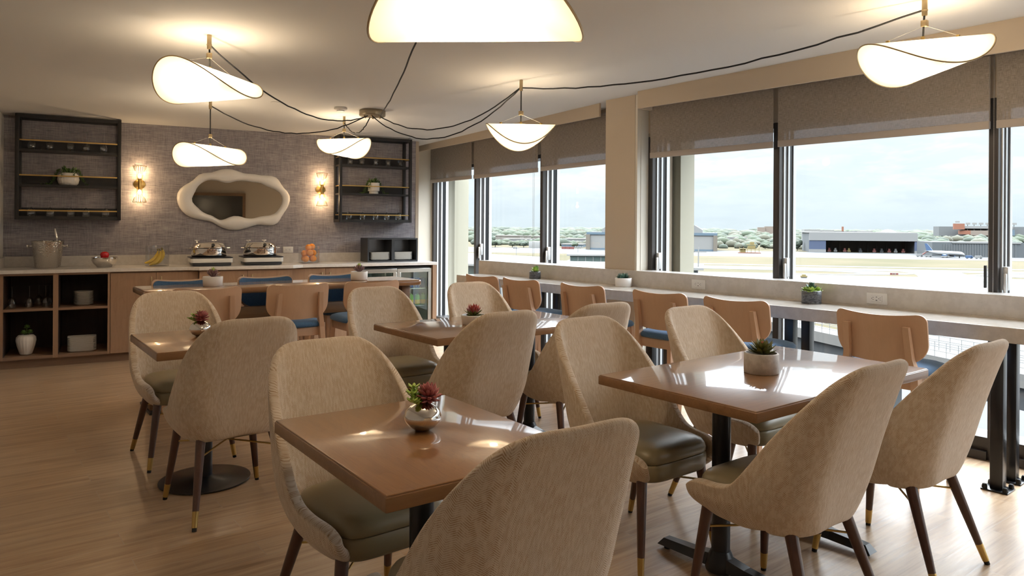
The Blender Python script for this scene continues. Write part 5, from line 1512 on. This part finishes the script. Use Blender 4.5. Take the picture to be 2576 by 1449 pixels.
# flat banks of cloud: noise squeezed along the height
mp = nt.nodes.new('ShaderNodeMapping'); mp.inputs['Scale'].default_value = (4.2, 4.2, 20); nt.links.new(tc.outputs['Generated'], mp.inputs[0])
cl = noise(nt, mp.outputs[0], 1.7, 7, .62, .35)
clm = ramp(nt, cl, [(.43, (0, 0, 0)), (.62, (1, 1, 1))])
fade = ramp(nt, el, [(.02, (0, 0, 0)), (.08, (1, 1, 1))])
cov = mth(nt, 'MULTIPLY', mth(nt, 'MULTIPLY', clm, fade), .85)
col = mixc(nt, cov, base, (.90, .915, .93))
mp2 = nt.nodes.new('ShaderNodeMapping'); mp2.inputs['Scale'].default_value = (7, 7, 26); mp2.inputs['Location'].default_value = (3, 1, .3); nt.links.new(tc.outputs['Generated'], mp2.inputs[0])
sh2 = ramp(nt, noise(nt, mp2.outputs[0], 1.5, 5, .6, .2), [(.45, (1, 1, 1)), (.68, (.93, .94, .95))])
col = mixc(nt, 1.0, col, sh2, 'MULTIPLY')
# extra brightness added to the overcast sky above the view, lighting the room
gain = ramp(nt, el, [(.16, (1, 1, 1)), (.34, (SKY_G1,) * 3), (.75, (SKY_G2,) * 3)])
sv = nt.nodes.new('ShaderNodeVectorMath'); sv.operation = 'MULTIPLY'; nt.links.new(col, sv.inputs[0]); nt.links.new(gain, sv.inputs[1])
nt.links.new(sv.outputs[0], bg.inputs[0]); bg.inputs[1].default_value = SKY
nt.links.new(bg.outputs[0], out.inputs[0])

cam = bpy.data.cameras.new('camera'); co = bpy.data.objects.new('camera', cam); COL.objects.link(co)
Fpx, CYp, ROLL, TH = 1832.0, 568.5, 0.0066, R(37.4)
cam.sensor_fit = 'HORIZONTAL'; cam.sensor_width = 36.0
cam.lens = Fpx / 2576 * 36.0
cam.shift_y = (CYp - 724.5) / 2576
cam.clip_start = 0.05; cam.clip_end = 9000
fwd = Vector((math.sin(TH), math.cos(TH), 0)); rt = Vector((math.cos(TH), -math.sin(TH), 0)); up = Vector((0, 0, 1))
r_ = rt * math.cos(ROLL) + up * math.sin(ROLL); u_ = up * math.cos(ROLL) - rt * math.sin(ROLL)
m4 = Matrix.Identity(4); m4.col[0][:3] = r_; m4.col[1][:3] = u_; m4.col[2][:3] = -fwd; m4.col[3][:3] = (0, 0, 1.36)
co.matrix_world = m4
scene.camera = co
vs = scene.view_settings
vs.view_transform = 'Standard'; vs.look = 'None'; vs.gamma = 1.0; vs.exposure = EXPO; vs.use_curve_mapping = False
scene.display_settings.display_device = 'sRGB'
cy = scene.cycles
cy.use_denoising = True
try: cy.denoiser = 'OPENIMAGEDENOISE'
except Exception: pass
cy.max_bounces = 8; cy.diffuse_bounces = 5; cy.glossy_bounces = 4; cy.transmission_bounces = 6; cy.transparent_max_bounces = 16
cy.caustics_reflective = False; cy.caustics_refractive = False
cy.sample_clamp_indirect = 6.0
cy.use_adaptive_sampling = True; cy.adaptive_threshold = 0.02
